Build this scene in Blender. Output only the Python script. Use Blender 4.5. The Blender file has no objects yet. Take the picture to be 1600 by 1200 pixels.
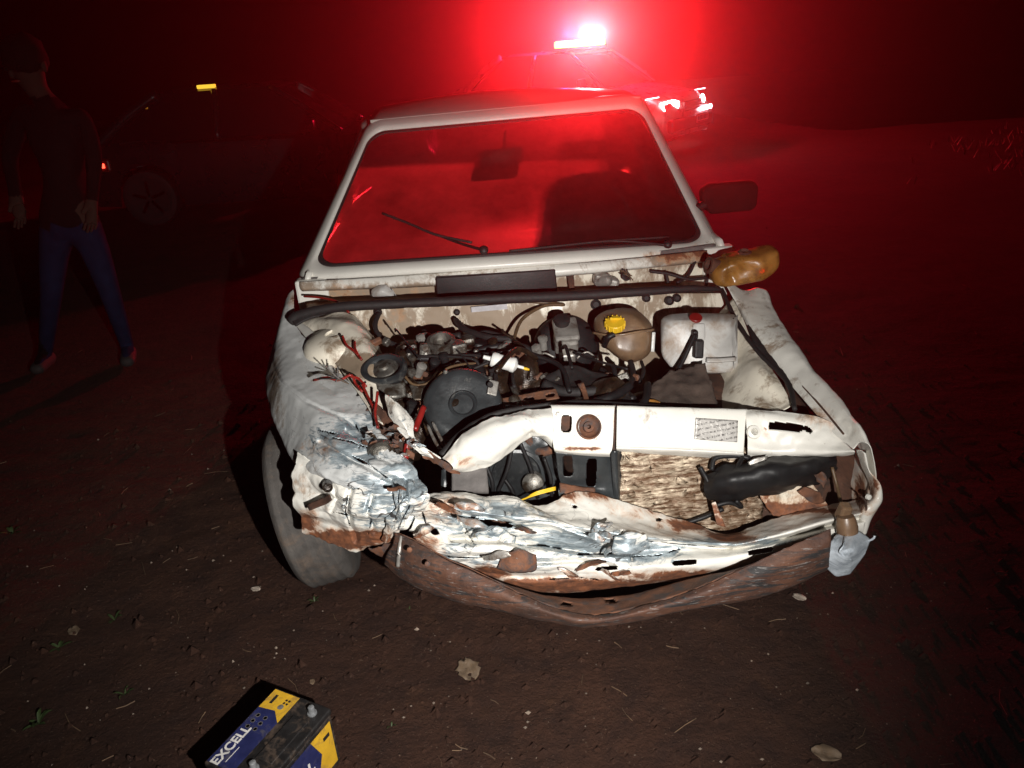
import bpy, bmesh, math, random
from mathutils import Vector, Matrix, noise

# ------------------------------------------------------------------ camera, sky, lights, exposure
scene = bpy.context.scene
COL = scene.collection
random.seed(7)
FPX, CAM_H, PITCH, ROLL = 1200.0, 1.68, math.radians(24), -0.07
CAM_M = Matrix.Translation((0, 0, CAM_H)) @ Matrix.Rotation(math.pi/2 - PITCH, 4, 'X') @ Matrix.Rotation(ROLL, 4, 'Z')
cam_d = bpy.data.cameras.new('camera')
cam_d.sensor_width = 36; cam_d.lens = 27.0; cam_d.clip_start = 0.05; cam_d.clip_end = 500
cam = bpy.data.objects.new('camera', cam_d); COL.objects.link(cam); cam.matrix_world = CAM_M
scene.camera = cam

wd = bpy.data.worlds.new('World'); scene.world = wd; wd.use_nodes = True
nt = wd.node_tree; bg = nt.nodes['Background']
sky = nt.nodes.new('ShaderNodeTexSky'); sky.sky_type = 'NISHITA'; sky.sun_disc = False
sky.sun_elevation = math.radians(-4); sky.sun_rotation = math.radians(200)
nt.links.new(sky.outputs[0], bg.inputs[0]); bg.inputs[1].default_value = 0.02

# the photographer's torch, held a little right of and below the lens
fl = bpy.data.lights.new('flashlight', 'SPOT'); fl.energy = 345; fl.color = (1.0, 0.965, 0.92)
fl.spot_size = math.radians(84); fl.spot_blend = 1.0; fl.shadow_soft_size = 0.012
flo = bpy.data.objects.new('flashlight', fl); COL.objects.link(flo)
FLP = Vector((0.28, -0.02, 1.42)); flo.location = FLP
flo.rotation_euler = (Vector((-0.16, 1.88, 0.58)) - FLP).to_track_quat('-Z', 'Y').to_euler()

vs = scene.view_settings
vs.view_transform = 'Standard'; vs.look = 'None'; vs.exposure = 0; vs.gamma = 1; vs.use_curve_mapping = False
scene.cycles.use_denoising = True
scene.cycles.max_bounces = 8; scene.cycles.transparent_max_bounces = 16; scene.cycles.volume_bounces = 0
scene.cycles.sample_clamp_indirect = 4.0
scene.cycles.caustics_reflective = False; scene.cycles.caustics_refractive = False

# ------------------------------------------------------------------ frames: pixel of a survey picture <-> place
RCAM = CAM_M.to_3x3(); CPOS = Vector((0, 0, CAM_H))
CAR_O = Vector((0.09, 1.77, 0)); CAR_YAW = math.atan(0.04)
CAR_M = Matrix.Translation(CAR_O) @ Matrix.Rotation(CAR_YAW, 4, 'Z'); CAR_I = CAR_M.inverted()
def ray(x, y): return RCAM @ Vector(((x-800)/FPX, -(y-600)/FPX, -1.0))
def W(x, y, d): return CPOS + ray(x, y)*d                       # by distance along the view
def G(x, y, z=0.0): r = ray(x, y); return CPOS + r*((z-CAM_H)/r.z)   # on a level
def P(x, y, w):                                                # in the wrecked car's frame, at length w
    d = CAR_I.to_3x3() @ ray(x, y); c = CAR_I @ CPOS
    return c + d*((w-c.y)/d.y)
CAM_L = CAR_I @ CPOS
def proj(v):
    c = CAM_M.inverted() @ (CAR_M @ v)
    return (800 + FPX*c.x/-c.z, 600 - FPX*c.y/-c.z)
def L(e):
    if isinstance(e, Vector): return e.copy()
    if e[0] == 'L': return Vector(e[1:])
    return P(*e)

# ------------------------------------------------------------------ materials
MATS = {}
def base_mat(name):
    m = bpy.data.materials.new(name); m.use_nodes = True
    n = m.node_tree.nodes; b = n['Principled BSDF']; MATS[name] = m
    return m, m.node_tree, n, b
def nd(t, typ, **kw):
    o = t.nodes.new(typ)
    for k, v in kw.items():
        if k.startswith('i_'): o.inputs[k[2:].replace('_', ' ')].default_value = v
        else: setattr(o, k, v)
    return o
def objco(t, scale=None):
    tc = nd(t, 'ShaderNodeTexCoord')
    if not scale: return tc.outputs['Object']
    mp = nd(t, 'ShaderNodeMapping'); mp.inputs['Scale'].default_value = scale
    t.links.new(tc.outputs['Object'], mp.inputs[0]); return mp.outputs[0]
def noi(t, scale, detail=5, rough=.6, co=None, dist=0):
    n = nd(t, 'ShaderNodeTexNoise'); n.inputs['Scale'].default_value = scale; n.inputs['Detail'].default_value = detail
    n.inputs['Roughness'].default_value = rough; n.inputs['Distortion'].default_value = dist
    t.links.new(co if co else objco(t), n.inputs['Vector']); return n.outputs['Fac']
def ramp(t, src, a, b, ca=(0,0,0,1), cb=(1,1,1,1)):
    r = nd(t, 'ShaderNodeValToRGB'); r.color_ramp.elements[0].position = a; r.color_ramp.elements[1].position = b
    r.color_ramp.elements[0].color = ca; r.color_ramp.elements[1].color = cb
    t.links.new(src, r.inputs[0]); return r.outputs[0]
def mth(t, op, a, b=None, clamp=False):
    n = nd(t, 'ShaderNodeMath', operation=op); n.use_clamp = clamp
    for i, v in enumerate((a, b)):
        if v is None: continue
        if isinstance(v, (int, float)): n.inputs[i].default_value = v
        else: t.links.new(v, n.inputs[i])
    return n.outputs[0]
def mixc(t, f, a, b):
    n = nd(t, 'ShaderNodeMix', data_type='RGBA')
    for s, v in ((n.inputs[0], f), (n.inputs[6], a), (n.inputs[7], b)):
        if isinstance(v, (int, float)): s.default_value = v
        elif isinstance(v, tuple): s.default_value = (*v[:3], 1)
        else: t.links.new(v, s)
    return n.outputs[2]
def bump(t, b, h, st, dist=.01):
    n = nd(t, 'ShaderNodeBump'); n.inputs['Strength'].default_value = st; n.inputs['Distance'].default_value = dist
    t.links.new(h, n.inputs['Height']); t.links.new(n.outputs[0], b.inputs['Normal'])
def mk(name, col, rough=.5, metal=0, var=.35, vs_=18, bmp=.15, bs=90, col2=None, thr=(.45, .62), **kw):
    m, t, n, b = base_mat(name)
    dk = tuple(c*(1-var) for c in col); lt = tuple(min(1, c*(1+var)) for c in col)
    c = mixc(t, ramp(t, noi(t, vs_), .3, .7), dk, lt)
    if col2: c = mixc(t, ramp(t, noi(t, vs_*.8, 6, .7, dist=.6), *thr), c, col2)
    t.links.new(c, b.inputs['Base Color'])
    t.links.new(mth(t, 'ADD', mth(t, 'MULTIPLY', noi(t, vs_*2), .3), rough-.15, True), b.inputs['Roughness'])
    b.inputs['Metallic'].default_value = metal
    if bmp: bump(t, b, noi(t, bs, 4), bmp, .004)
    for k, v in kw.items(): b.inputs[k.replace('_', ' ')].default_value = v
    return m

def make_paint(name, col, dirt_col=(.20,.13,.075), bay=0.0):
    """old white paint: wear attribute R = scraped, G = rust, B = grime"""
    m, t, n, b = base_mat(name)
    at = nd(t, 'ShaderNodeAttribute'); at.attribute_name = 'wear'
    sp = nd(t, 'ShaderNodeSeparateColor'); t.links.new(at.outputs['Color'], sp.inputs[0])
    R, Gc, B = sp.outputs
    st = objco(t, (.55, 1, 2.6))
    c = mixc(t, ramp(t, noi(t, 4), .35, .65), tuple(x*.88 for x in col), col)
    # grime: blotches and fine speckle
    g = mth(t, 'ADD', mth(t, 'MULTIPLY', noi(t, 13, 9, .75, objco(t, (1,1,.45)), .3), 1.3), mth(t, 'MULTIPLY', B, .75))
    gm = ramp(t, g, .84 - bay, 1.55 - bay)
    c = mixc(t, mth(t, 'MULTIPLY', gm, .85), c, dirt_col)
    spk = ramp(t, noi(t, 160, 2), .70, .76); c = mixc(t, mth(t, 'MULTIPLY', spk, .5), c, (.12,.08,.05))
    # scraped: primer, bare steel, black scores
    r1 = mth(t, 'ADD', noi(t, 26, 7, .7, st, .9), mth(t, 'SUBTRACT', mth(t, 'MULTIPLY', R, .42), .35))
    pt = nd(t, 'ShaderNodeNewGeometry'); r1 = mth(t, 'ADD', r1, mth(t, 'MULTIPLY', mth(t, 'MULTIPLY', mth(t, 'SUBTRACT', pt.outputs['Pointiness'], .5), 1.6), R)); rm = ramp(t, r1, .43, .53)
    bare = mixc(t, ramp(t, noi(t, 33, 5, .7, st, .5), .38, .64), (.17,.21,.235), (.46,.53,.56))
    bare = mixc(t, ramp(t, noi(t, 21, 6, .8, objco(t, (1, 1, 3.5)), 1.2), .57, .66), bare, (.06,.055,.055))
    c = mixc(t, rm, c, bare)
    vo = nd(t, 'ShaderNodeTexVoronoi', feature='DISTANCE_TO_EDGE'); vo.inputs['Scale'].default_value = 17
    wob = nd(t, 'ShaderNodeMix', data_type='VECTOR'); wob.inputs[0].default_value = .12
    nv = nd(t, 'ShaderNodeTexNoise'); nv.inputs['Scale'].default_value = 12; t.links.new(objco(t), nv.inputs['Vector'])
    t.links.new(st, wob.inputs[4]); t.links.new(nv.outputs['Color'], wob.inputs[5]); t.links.new(wob.outputs[1], vo.inputs['Vector'])
    crack_shade = ramp(t, mth(t, 'ADD', vo.outputs['Distance'], mth(t, 'MULTIPLY', noi(t, 9, 4), .16)), .070, .088, (1,1,1,1), (0,0,0,1))
    crack_shade_fac = mth(t, 'MULTIPLY', crack_shade, ramp(t, R, .18, .5)); c = mixc(t, mth(t, 'MULTIPLY', crack_shade_fac, .92), c, (.035,.03,.03))  # dark lines: paint cracks, also painting crease shade into the folds
    # rust
    q = mth(t, 'ADD', noi(t, 17, 8, .72, None, .5), mth(t, 'SUBTRACT', mth(t, 'MULTIPLY', Gc, .55), .40))
    q = mth(t, 'ADD', q, mth(t, 'MULTIPLY', R, .04))
    qm = ramp(t, q, .40, .50); halo = ramp(t, q, .27, .45)
    c = mixc(t, mth(t, 'MULTIPLY', halo, .55), c, (.50,.25,.11))
    rc = mixc(t, ramp(t, noi(t, 40, 6, .7), .35, .65), (.24,.085,.035), (.085,.035,.02))
    c = mixc(t, qm, c, rc)
    t.links.new(c, b.inputs['Base Color'])
    ro = mth(t, 'ADD', mth(t, 'MULTIPLY', gm, .3), .34); ro = mth(t, 'ADD', ro, mth(t, 'MULTIPLY', qm, .4), True)
    t.links.new(ro, b.inputs['Roughness'])
    t.links.new(mth(t, 'MULTIPLY', rm, .35), b.inputs['Metallic'])
    h = mth(t, 'ADD', mth(t, 'MULTIPLY', rm, -.4), mth(t, 'MULTIPLY', noi(t, 70, 5), .5)); h = mth(t, 'ADD', h, mth(t, 'MULTIPLY', qm, mth(t, 'MULTIPLY', noi(t, 130, 4), 1.2)))
    bump(t, b, h, .16, .004)
    return m
paint = make_paint('white_paint', (.74, .72, .66))
wing_paint = make_paint('grey_white_wing_paint', (.58, .59, .58))
bay_paint = make_paint('bay_paint', (.80, .74, .62), bay=.0)
rust = mk('rusty_steel', (.14, .058, .030), .8, .1, .5, 22, .5, 120, (.07,.05,.045), (.48,.6))
def bar_mat():
    m, t, n, b = base_mat('scraped_rusty_bar'); lo = objco(t, (.35, 1, 3.2))
    c = mixc(t, ramp(t, noi(t, 9, 6, .7), .35, .65), (.042,.018,.012), (.11,.046,.025))
    c = mixc(t, ramp(t, noi(t, 16, 7, .75, lo, .6), .50, .58), c, (.020,.018,.018))
    c = mixc(t, mth(t, 'MULTIPLY', ramp(t, noi(t, 60, 4, .7, lo, .3), .60, .66), .7), c, (.22,.21,.20))
    c = mixc(t, ramp(t, noi(t, 5, 5, .7), .55, .70), c, (.035,.018,.012))
    t.links.new(c, b.inputs['Base Color']); b.inputs['Roughness'].default_value = .72; bump(t, b, noi(t, 90, 5), .5, .005); return m
rust_scraped = bar_mat()
rust_dark = mk('dark_rust', (.075, .032, .018), .85, 0, .5, 16, .5, 100, (.035,.02,.014))
rubber = mk('black_rubber', (.009, .008, .008), .7, 0, .3, 30, .2, 120)
plastic = mk('black_plastic', (.009, .009, .0095), .5, 0, .4, 14, .15, 140, (.022,.018,.016), (.58,.75), Specular_IOR_Level=.3)
slate = mk('slate_black_enamel', (.024, .028, .030), .34, .1, .35, 12, .15, 100, (.10,.10,.095), (.60,.70))
oily = mk('oily_metal', (.022, .014, .009), .34, .3, .6, 25, .9, 60, (.05,.028,.013), (.52,.64))
dirty_alu = mk('dirty_aluminium', (.20, .19, .17), .45, .75, .45, 24, .5, 90, (.06,.042,.028), (.47,.6))
steel = mk('galvanised_steel', (.38, .36, .33), .42, .6, .3, 20, .25, 120, (.14,.10,.075), (.5,.66))
gasket = mk('grey_fibre', (.11, .10, .095), .8, 0, .3, 30, .3, 100)
milky = mk('milky_plastic', (.46, .45, .43), .38, 0, .15, 8, .1, 60, (.25,.17,.11), (.50,.68), Subsurface_Weight=.25, Subsurface_Radius=(.02,.02,.02))
tea = mk('tea_stained_plastic', (.20, .125, .072), .36, 0, .35, 10, .12, 60, (.13,.075,.045), (.5,.68), Subsurface_Weight=.2, Subsurface_Radius=(.03,.015,.008))
amber_pl = mk('amber_plastic', (.34, .155, .035), .3, 0, .45, 9, .25, 25, (.20,.085,.02), (.5,.64), Subsurface_Weight=.3, Subsurface_Radius=(.03,.015,.004), Transmission_Weight=.15)
yellow_pl = mk('yellow_plastic', (.70, .43, .02), .4, 0, .15, 20, .1, 60)
red_pl = mk('red_plastic', (.19, .011, .009), .35, 0, .25, 20, .1, 60)
red_wire = mk('red_wire', (.20, .014, .010), .4, 0, .4, 30, 0)
brown_wire = mk('brown_wire', (.10, .06, .03), .5, 0, .3, 30, 0)
white_pl = mk('white_filter_plastic', (.70, .69, .66), .35, 0, .12, 14, .05, 50, (.35,.30,.25), (.58,.75))
tyre_m = mk('tyre_rubber', (.075, .068, .062), .85, 0, .35, 16, .5, 110, (.12,.09,.07), (.52,.7))
fabric = mk('dark_fabric', (.025, .02, .02), .9, 0, .3, 30, .3, 150)
dash_m = mk('dashboard_plastic', (.02, .018, .018), .6, 0, .3, 12, .2, 150)
liner = mk('headliner', (.20, .17, .15), .9, 0, .2, 10, .2, 100)
chrome = mk('chrome', (.6, .6, .6), .2, 1, .1, 10, 0)

def glass_mat(name, col, film, film_col, trans=.5, rough=.05, lobe=0):
    m, t, n, b = base_mat(name); n.remove(b); out = n['Material Output']
    tr = nd(t, 'ShaderNodeBsdfTransparent'); tr.inputs[0].default_value = (*col, 1)
    gl = nd(t, 'ShaderNodeBsdfGlossy'); gl.inputs['Roughness'].default_value = rough
    fr = nd(t, 'ShaderNodeFresnel'); fr.inputs[0].default_value = 1.45
    m1 = nd(t, 'ShaderNodeMixShader'); t.links.new(fr.outputs[0], m1.inputs[0]); t.links.new(tr.outputs[0], m1.inputs[1]); t.links.new(gl.outputs[0], m1.inputs[2])
    df = nd(t, 'ShaderNodeBsdfDiffuse'); df.inputs[0].default_value = (*film_col, 1)
    if lobe:
        rf = nd(t, 'ShaderNodeBsdfRefraction'); rf.inputs[0].default_value = (*film_col, 1); rf.inputs['Roughness'].default_value = lobe; rf.inputs['IOR'].default_value = 1.12
        t2 = nd(t, 'ShaderNodeBsdfTranslucent'); t2.inputs[0].default_value = (*film_col, 1)
        tl = nd(t, 'ShaderNodeMixShader'); tl.inputs[0].default_value = .7; t.links.new(t2.outputs[0], tl.inputs[1]); t.links.new(rf.outputs[0], tl.inputs[2])
    else:
        tl = nd(t, 'ShaderNodeBsdfTranslucent'); tl.inputs[0].default_value = (*film_col, 1)
    m2 = nd(t, 'ShaderNodeMixShader'); m2.inputs[0].default_value = trans; t.links.new(df.outputs[0], m2.inputs[1]); t.links.new(tl.outputs[0], m2.inputs[2])
    m3 = nd(t, 'ShaderNodeMixShader'); f = mth(t, 'MULTIPLY', ramp(t, noi(t, 3.0, 6, .65), .2, .8), film*1.4)
    t.links.new(mth(t, 'ADD', f, film*.3, True), m3.inputs[0]); t.links.new(m1.outputs[0], m3.inputs[1]); t.links.new(m2.outputs[0], m3.inputs[2])
    t.links.new(m3.outputs[0], out.inputs[0]); return m
windshield_glass = glass_mat('dusty_windshield_glass', (.62,.64,.64), .62, (.9,.86,.84), .992, .05, .8)
fogged_glass = glass_mat('rear_glass', (.9,.9,.9), .10, (.9,.9,.9), .85, .1)
dark_glass = glass_mat('dark_glass', (.06,.06,.07), .0, (.5,.5,.5))
lamp_plastic = mk('cloudy_lamp_plastic', (.50,.55,.60), .16, 0, .3, 14, .12, 30, (.22,.25,.28), (.46,.60), Subsurface_Weight=.3, Subsurface_Radius=(.02,.02,.02), Coat_Weight=.5)

def emit(name, col, s):
    m, t, n, b = base_mat(name)
    b.inputs['Base Color'].default_value = (*[min(1, c) for c in col], 1); b.inputs['Emission Color'].default_value = (*col, 1); b.inputs['Emission Strength'].default_value = s
    return m

# ------------------------------------------------------------------ mesh helpers
def link(o, parent=None):
    COL.objects.link(o)
    if parent: o.parent = parent
    return o
def mesh_obj(name, verts, faces, mat, parent=None, smooth=True):
    me = bpy.data.meshes.new(name); me.from_pydata([tuple(v) for v in verts], [], faces); me.update()
    if smooth: me.polygons.foreach_set('use_smooth', [True]*len(me.polygons))
    me.materials.append(mat); return link(bpy.data.objects.new(name, me), parent)
def bm_obj(name, bm, mat, parent=None, smooth=False):
    me = bpy.data.meshes.new(name); bmesh.ops.recalc_face_normals(bm, faces=bm.faces[:]); bm.to_mesh(me); bm.free()
    if smooth: me.polygons.foreach_set('use_smooth', [True]*len(me.polygons))
    me.materials.append(mat); return link(bpy.data.objects.new(name, me), parent)
def thing(name, label, cat, loc=(0,0,0), rz=0, group=None):
    o = bpy.data.objects.new(name, None); o.empty_display_size = .1; COL.objects.link(o)
    o.location = loc; o.rotation_euler = (0, 0, rz); tag(o, label, cat, group); return o
def tag(o, label, cat, group=None):
    o['label'] = label; o['category'] = cat
    if group: o['group'] = group
    return o
def cr(pts, n):                       # Catmull-Rom through pts, n samples
    out = []; m = len(pts)-1
    for i in range(n):
        s = i/(n-1)*m; k = min(int(s), m-1); f = s-k
        p1, p2 = pts[k], pts[k+1]; p0 = pts[k-1] if k else p1*2-p2; p3 = pts[k+2] if k+2 <= m else p2*2-p1
        out.append(.5*((2*p1)+(p2-p0)*f+(2*p0-5*p1+4*p2-p3)*f*f+(3*p1-p0-3*p2+p3)*f**3))
    return out
def lin(pts, n):
    out = []; m = len(pts)-1
    for i in range(n):
        s = i/(n-1)*m; k = min(int(s), m-1); out.append(pts[k].lerp(pts[k+1], s-k))
    return out
# wear (scraped, rusted, grimy) and crumpling, as places on the wreck
WEAR = [(545,690,70,45,.9,0,0), (600,790,80,60,.95,0,0), (640,760,50,60,1.,0,0), (760,810,130,40,1.,0,0), (900,845,120,28,1.15,0,0), (1000,862,90,26,1.1,0,0), (1150,846,130,9,1.1,0,0),
        (700,860,70,40,.75,0,0), (640,650,40,50,.6,0,0), (800,880,120,25,.9,0,0), (590,650,30,40,.7,0,.3), (500,655,40,18,.35,0,0), (820,655,30,18,.55,0,.2), (720,722,30,14,.3,.6,0),
        (540,842,95,17,0,1.15,0), (480,815,25,25,0,.8,0), (905,772,60,14,0,.75,0), (1000,800,60,18,.0,.55,0), (1080,822,70,14,0,.85,0), (1140,838,40,10,0,1.,.2), (1250,798,110,9,0,.85,0), (900,915,220,14,.3,1.1,0), (1080,900,120,11,0,1.1,0),
        (660,850,40,20,0,.7,0), (690,790,40,25,.2,.55,0), (760,895,60,14,.2,.8,0), (1340,770,25,35,0,.65,.2), (1365,760,12,25,0,.7,0), (1275,650,40,16,0,.45,.3), (1195,675,16,14,0,.5,0), (912,701,40,4,0,.9,0), (960,670,5,40,.3,.4,0), (470,470,25,20,0,.7,.3),
        (1060,400,60,12,0,.6,.5), (1100,395,25,12,0,1.,0), (520,470,60,20,0,.6,.6), (800,505,330,45,0,.12,.35), (620,500,80,30,0,.3,.35), (700,530,120,20,0,.4,.8), (540,540,50,30,0,.1,.35), (560,570,40,25,0,.2,.7), (1180,620,70,40,0,.0,.25), (1060,560,60,60,0,.1,.6), (760,455,300,14,0,.1,.5),
        (1100,660,150,20,0,0,.1), (500,700,40,25,0,.35,.3), (480,760,25,40,0,.35,.3), (1200,560,25,60,0,.1,.3), (430,600,14,60,0,0,.5)]
CRUM = [(600,720,70,70,1.), (650,790,90,80,1.3), (780,820,150,70,1.1), (930,855,110,35,.9), (740,700,60,40,.7), (820,665,25,25,.8), (510,780,60,60,.8), (560,650,60,30,.45), (1290,670,60,30,.4), (1235,560,50,40,.18), (800,890,160,30,.7)]
def blobs(lst, x, y, k):
    v = [0.0]*k
    for b in lst:
        e = ((x-b[0])/b[2])**2 + ((y-b[1])/b[3])**2
        if e < 6:
            g = math.exp(-e*.9)
            for i in range(k): v[i] = max(v[i], b[4+i]*g)
    return v
def add_wear(o, extra=(0,0,0)):
    me = o.data; ca = me.color_attributes.new('wear', 'FLOAT_COLOR', 'POINT'); dat = []
    for v in me.vertices:
        x, y = proj(v.co); w = blobs(WEAR, x, y, 3)
        dat += [w[0]+extra[0], w[1]+extra[1], w[2]+extra[2], 1]
    ca.data.foreach_set('color', dat); return o
def fold(p):                       # folded sheet metal: flat facets meeting in sharp lines, longer across the car than down
    q = Vector((p.x*2.6, p.y*6, p.z*8.5)); q = q + Vector((noise.noise(q*.7), noise.noise(q*.7+Vector((4,4,4))), noise.noise(q*.7+Vector((8,2,4)))))*.45
    a, _ = noise.voronoi(q); b, _ = noise.voronoi(q*2.3+Vector((3,3,3)))
    return .026*(.5-2.2*abs(noise.noise(Vector((p.x*2.6, p.y*4, p.z*15))))) + .060*(a[0]-.35) + .010*(b[0]-.35) + .006*(.35-abs(noise.noise(Vector((p.x*12, p.y*20, p.z*26))))*1.6) + .0025*noise.noise(p*60)
def pdist(line, x, y):
    best = 1e9
    for (x0, y0), (x1, y1) in zip(line, line[1:]):
        tt = max(0, min(1, ((x-x0)*(x1-x0)+(y-y0)*(y1-y0))/((x1-x0)**2+(y1-y0)**2))); best = min(best, math.hypot(x-x0-(x1-x0)*tt, y-y0-(y1-y0)*tt))
    return best
def net(name, rows, n, m, mat, parent, thick=.002, crumple=1.0, base=.0012, holes=(), wear=True, linear=False, extra=(0,0,0), jag=0, groove=(), slits=()):
    """sheet through a net of control points, n samples along a row, m rows; creased, holed, thick"""
    f = lin if linear else cr
    rr = [f([L(e) for e in r], n) for r in rows]
    cols = [f([rr[j][i] for j in range(len(rr))], m) for i in range(n)]
    g = [[cols[i][j] for i in range(n)] for j in range(m)]
    out = []
    for j in range(m):
        for i in range(n):
            du = g[j][min(i+1, n-1)]-g[j][max(i-1, 0)]; dv = g[min(j+1, m-1)][i]-g[max(j-1, 0)][i]
            nn = du.cross(dv); nn = nn.normalized() if nn.length > 1e-9 else Vector((0, -1, 0))
            p = g[j][i]; a = base
            if crumple:
                x, y = proj(p); c = blobs(CRUM, x, y, 1)[0]*crumple
                d = fold(p)*c
            else: d = 0
            d += a*(noise.noise(p*14)+.5*noise.noise(p*37))
            for (line, gw, gd) in groove:
                x, y = proj(p); dd = pdist(line, x, y)
                if dd < gw: p = p + (p-CAM_L).normalized()*gd*(1-dd/gw)
            q = p + nn*d
            if jag and (i in (0, n-1) or j in (0, m-1)):
                q = q + Vector((noise.noise(p*60), noise.noise(p*60+Vector((5,5,5))), noise.noise(p*60+Vector((9,1,5)))))*jag
            out.append(q)
    faces = []
    for j in range(m-1):
        for i in range(n-1):
            ids = (j*n+i, j*n+i+1, (j+1)*n+i+1, (j+1)*n+i)
            if holes or slits:
                c = (out[ids[0]]+out[ids[1]]+out[ids[2]]+out[ids[3]])/4; x, y = proj(c); hit = False
                for (hx, hy, rx, ry, pw, an) in holes:
                    ca, sa = math.cos(an), math.sin(an); dx, dy = x-hx, y-hy; X = dx*ca+dy*sa; Y = -dx*sa+dy*ca
                    if abs(X/rx)**pw + abs(Y/ry)**pw < 1: hit = True; break
                for (line, sw_) in slits:
                    if pdist(line, x, y) < sw_*(.55+1.1*noise.noise(Vector((x*.07, y*.07, 2)))): hit = True
                if hit: continue
            faces.append(ids)
    o = mesh_obj(name, out, faces, mat, parent)
    if wear: add_wear(o, extra)
    if thick:
        s = o.modifiers.new('thickness', 'SOLIDIFY'); s.thickness = thick; s.offset = 0
    return o
def tube(name, pts, r, mat, parent, n=None, sides=8, wob=0):
    ps = [L(e) for e in pts]; n = n or max(8, len(ps)*6); c = cr(ps, n) if len(ps) > 2 else lin(ps, n)
    rs = r if isinstance(r, (list, tuple)) else [r, r]
    verts, faces = [], []
    up = Vector((.13, .21, .97))
    for i, p in enumerate(c):
        t = (c[min(i+1, n-1)]-c[max(i-1, 0)]).normalized(); a = t.cross(up)
        if a.length < .1: a = t.cross(Vector((1, 0, 0)))
        a.normalize(); b = t.cross(a); s = i/(n-1)*(len(rs)-1); k = min(int(s), len(rs)-2); rad = rs[k]*(1-(s-k))+rs[k+1]*(s-k)
        if wob: rad *= 1+wob*noise.noise(p*40)
        for q in range(sides):
            an = 2*math.pi*q/sides; verts.append(p+(a*math.cos(an)+b*math.sin(an))*rad)
    for i in range(n-1):
        for q in range(sides): faces.append((i*sides+q, i*sides+(q+1) % sides, (i+1)*sides+(q+1) % sides, (i+1)*sides+q))
    faces.append(tuple(range(sides))[::-1]); faces.append(tuple((n-1)*sides+q for q in range(sides)))
    return mesh_obj(name, verts, faces, mat, parent)
def frame_of(axis):
    z = Vector(axis).normalized(); x = z.cross(Vector((0, 0, 1)))
    if x.length < .05: x = Vector((1, 0, 0))
    x.normalize(); return x, z.cross(x), z
def lathe(name, c, axis, prof, mat, parent, seg=32, sx=1, sy=1, smooth=True, sharp=40):
    c = L(c); x, y, z = frame_of(axis); verts, faces = [], []
    for r, h in prof:
        for k in range(seg):
            a = 2*math.pi*k/seg; verts.append(c+x*(r*sx*math.cos(a))+y*(r*sy*math.sin(a))+z*h)
    for i in range(len(prof)-1):
        for k in range(seg): faces.append((i*seg+k, i*seg+(k+1) % seg, (i+1)*seg+(k+1) % seg, (i+1)*seg+k))
    faces.append(tuple(range(seg))[::-1]); faces.append(tuple((len(prof)-1)*seg+k for k in range(seg)))
    o = mesh_obj(name, verts, faces, mat, parent, smooth)
    if smooth: soften(o, sharp)
    return o
def soften(o, deg=40):
    bm = bmesh.new(); bm.from_mesh(o.data)
    for e in bm.edges:
        if len(e.link_faces) == 2 and e.calc_face_angle(0) > math.radians(deg): e.smooth = False
    bm.to_mesh(o.data); bm.free()
def box_bm(items, bev=.004, seg=2):
    """items: (centre, size, (rx,ry,rz) degrees)"""
    bm = bmesh.new()
    for c, s, *r in items:
        r = r[0] if r else (0, 0, 0)
        M = Matrix.Translation(L(c)) @ Matrix.Rotation(math.radians(r[2]), 4, 'Z') @ Matrix.Rotation(math.radians(r[1]), 4, 'Y') @ Matrix.Rotation(math.radians(r[0]), 4, 'X') @ Matrix.Diagonal((*s, 1))
        b2 = bmesh.new(); bmesh.ops.create_cube(b2, size=1, matrix=M)
        if bev: bmesh.ops.bevel(b2, geom=b2.edges[:], offset=min(bev, min(s)*.4), segments=seg, affect='EDGES', profile=.5)
        me = bpy.data.meshes.new('t'); b2.to_mesh(me); b2.free(); bm.from_mesh(me); bpy.data.meshes.remove(me)
    return bm
def boxes(name, items, mat, parent, bev=.004, seg=2, smooth=False): return bm_obj(name, box_bm(items, bev, seg), mat, parent, smooth)
def hull(name, pts, mat, parent, bev=.006, seg=2, smooth=True):
    bm = bmesh.new()
    for p in pts: bm.verts.new(L(p))
    r = bmesh.ops.convex_hull(bm, input=bm.verts[:]); bmesh.ops.delete(bm, geom=[v for v in bm.verts if not v.link_faces], context='VERTS')
    bmesh.ops.dissolve_limit(bm, angle_limit=.09, verts=bm.verts[:], edges=bm.edges[:])
    if bev: bmesh.ops.bevel(bm, geom=bm.edges[:], offset=bev, segments=seg, affect='EDGES', profile=.5)
    o = bm_obj(name, bm, mat, parent, smooth)
    if smooth: soften(o, 55)
    return o
def sphere_bm(c, rx, ry, rz, sub=2, rough=0, sc=8):
    bm = bmesh.new(); bmesh.ops.create_icosphere(bm, subdivisions=sub, radius=1)
    c = L(c)
    for v in bm.verts:
        k = 1 + rough*noise.noise(v.co*2+c*sc); v.co = Vector((v.co.x*rx, v.co.y*ry, v.co.z*rz))*k + c
    return bm
def text_mesh(name, body, size, M, mat, parent, ext=.0006, shear=0, bold=0):
    cu = bpy.data.curves.new(name, 'FONT'); cu.body = body; cu.size = size; cu.extrude = ext; cu.align_x = 'CENTER'; cu.align_y = 'CENTER'; cu.shear = shear; cu.offset = bold
    tmp = bpy.data.objects.new('tmp_text', cu); COL.objects.link(tmp); bpy.context.view_layer.update()
    me = bpy.data.meshes.new_from_object(tmp.evaluated_get(bpy.context.evaluated_depsgraph_get())); bpy.data.objects.remove(tmp); bpy.data.curves.remove(cu)
    me.name = name; me.materials.clear(); me.materials.append(mat)
    o = bpy.data.objects.new(name, me); link(o, parent); o.matrix_local = M; return o

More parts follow.
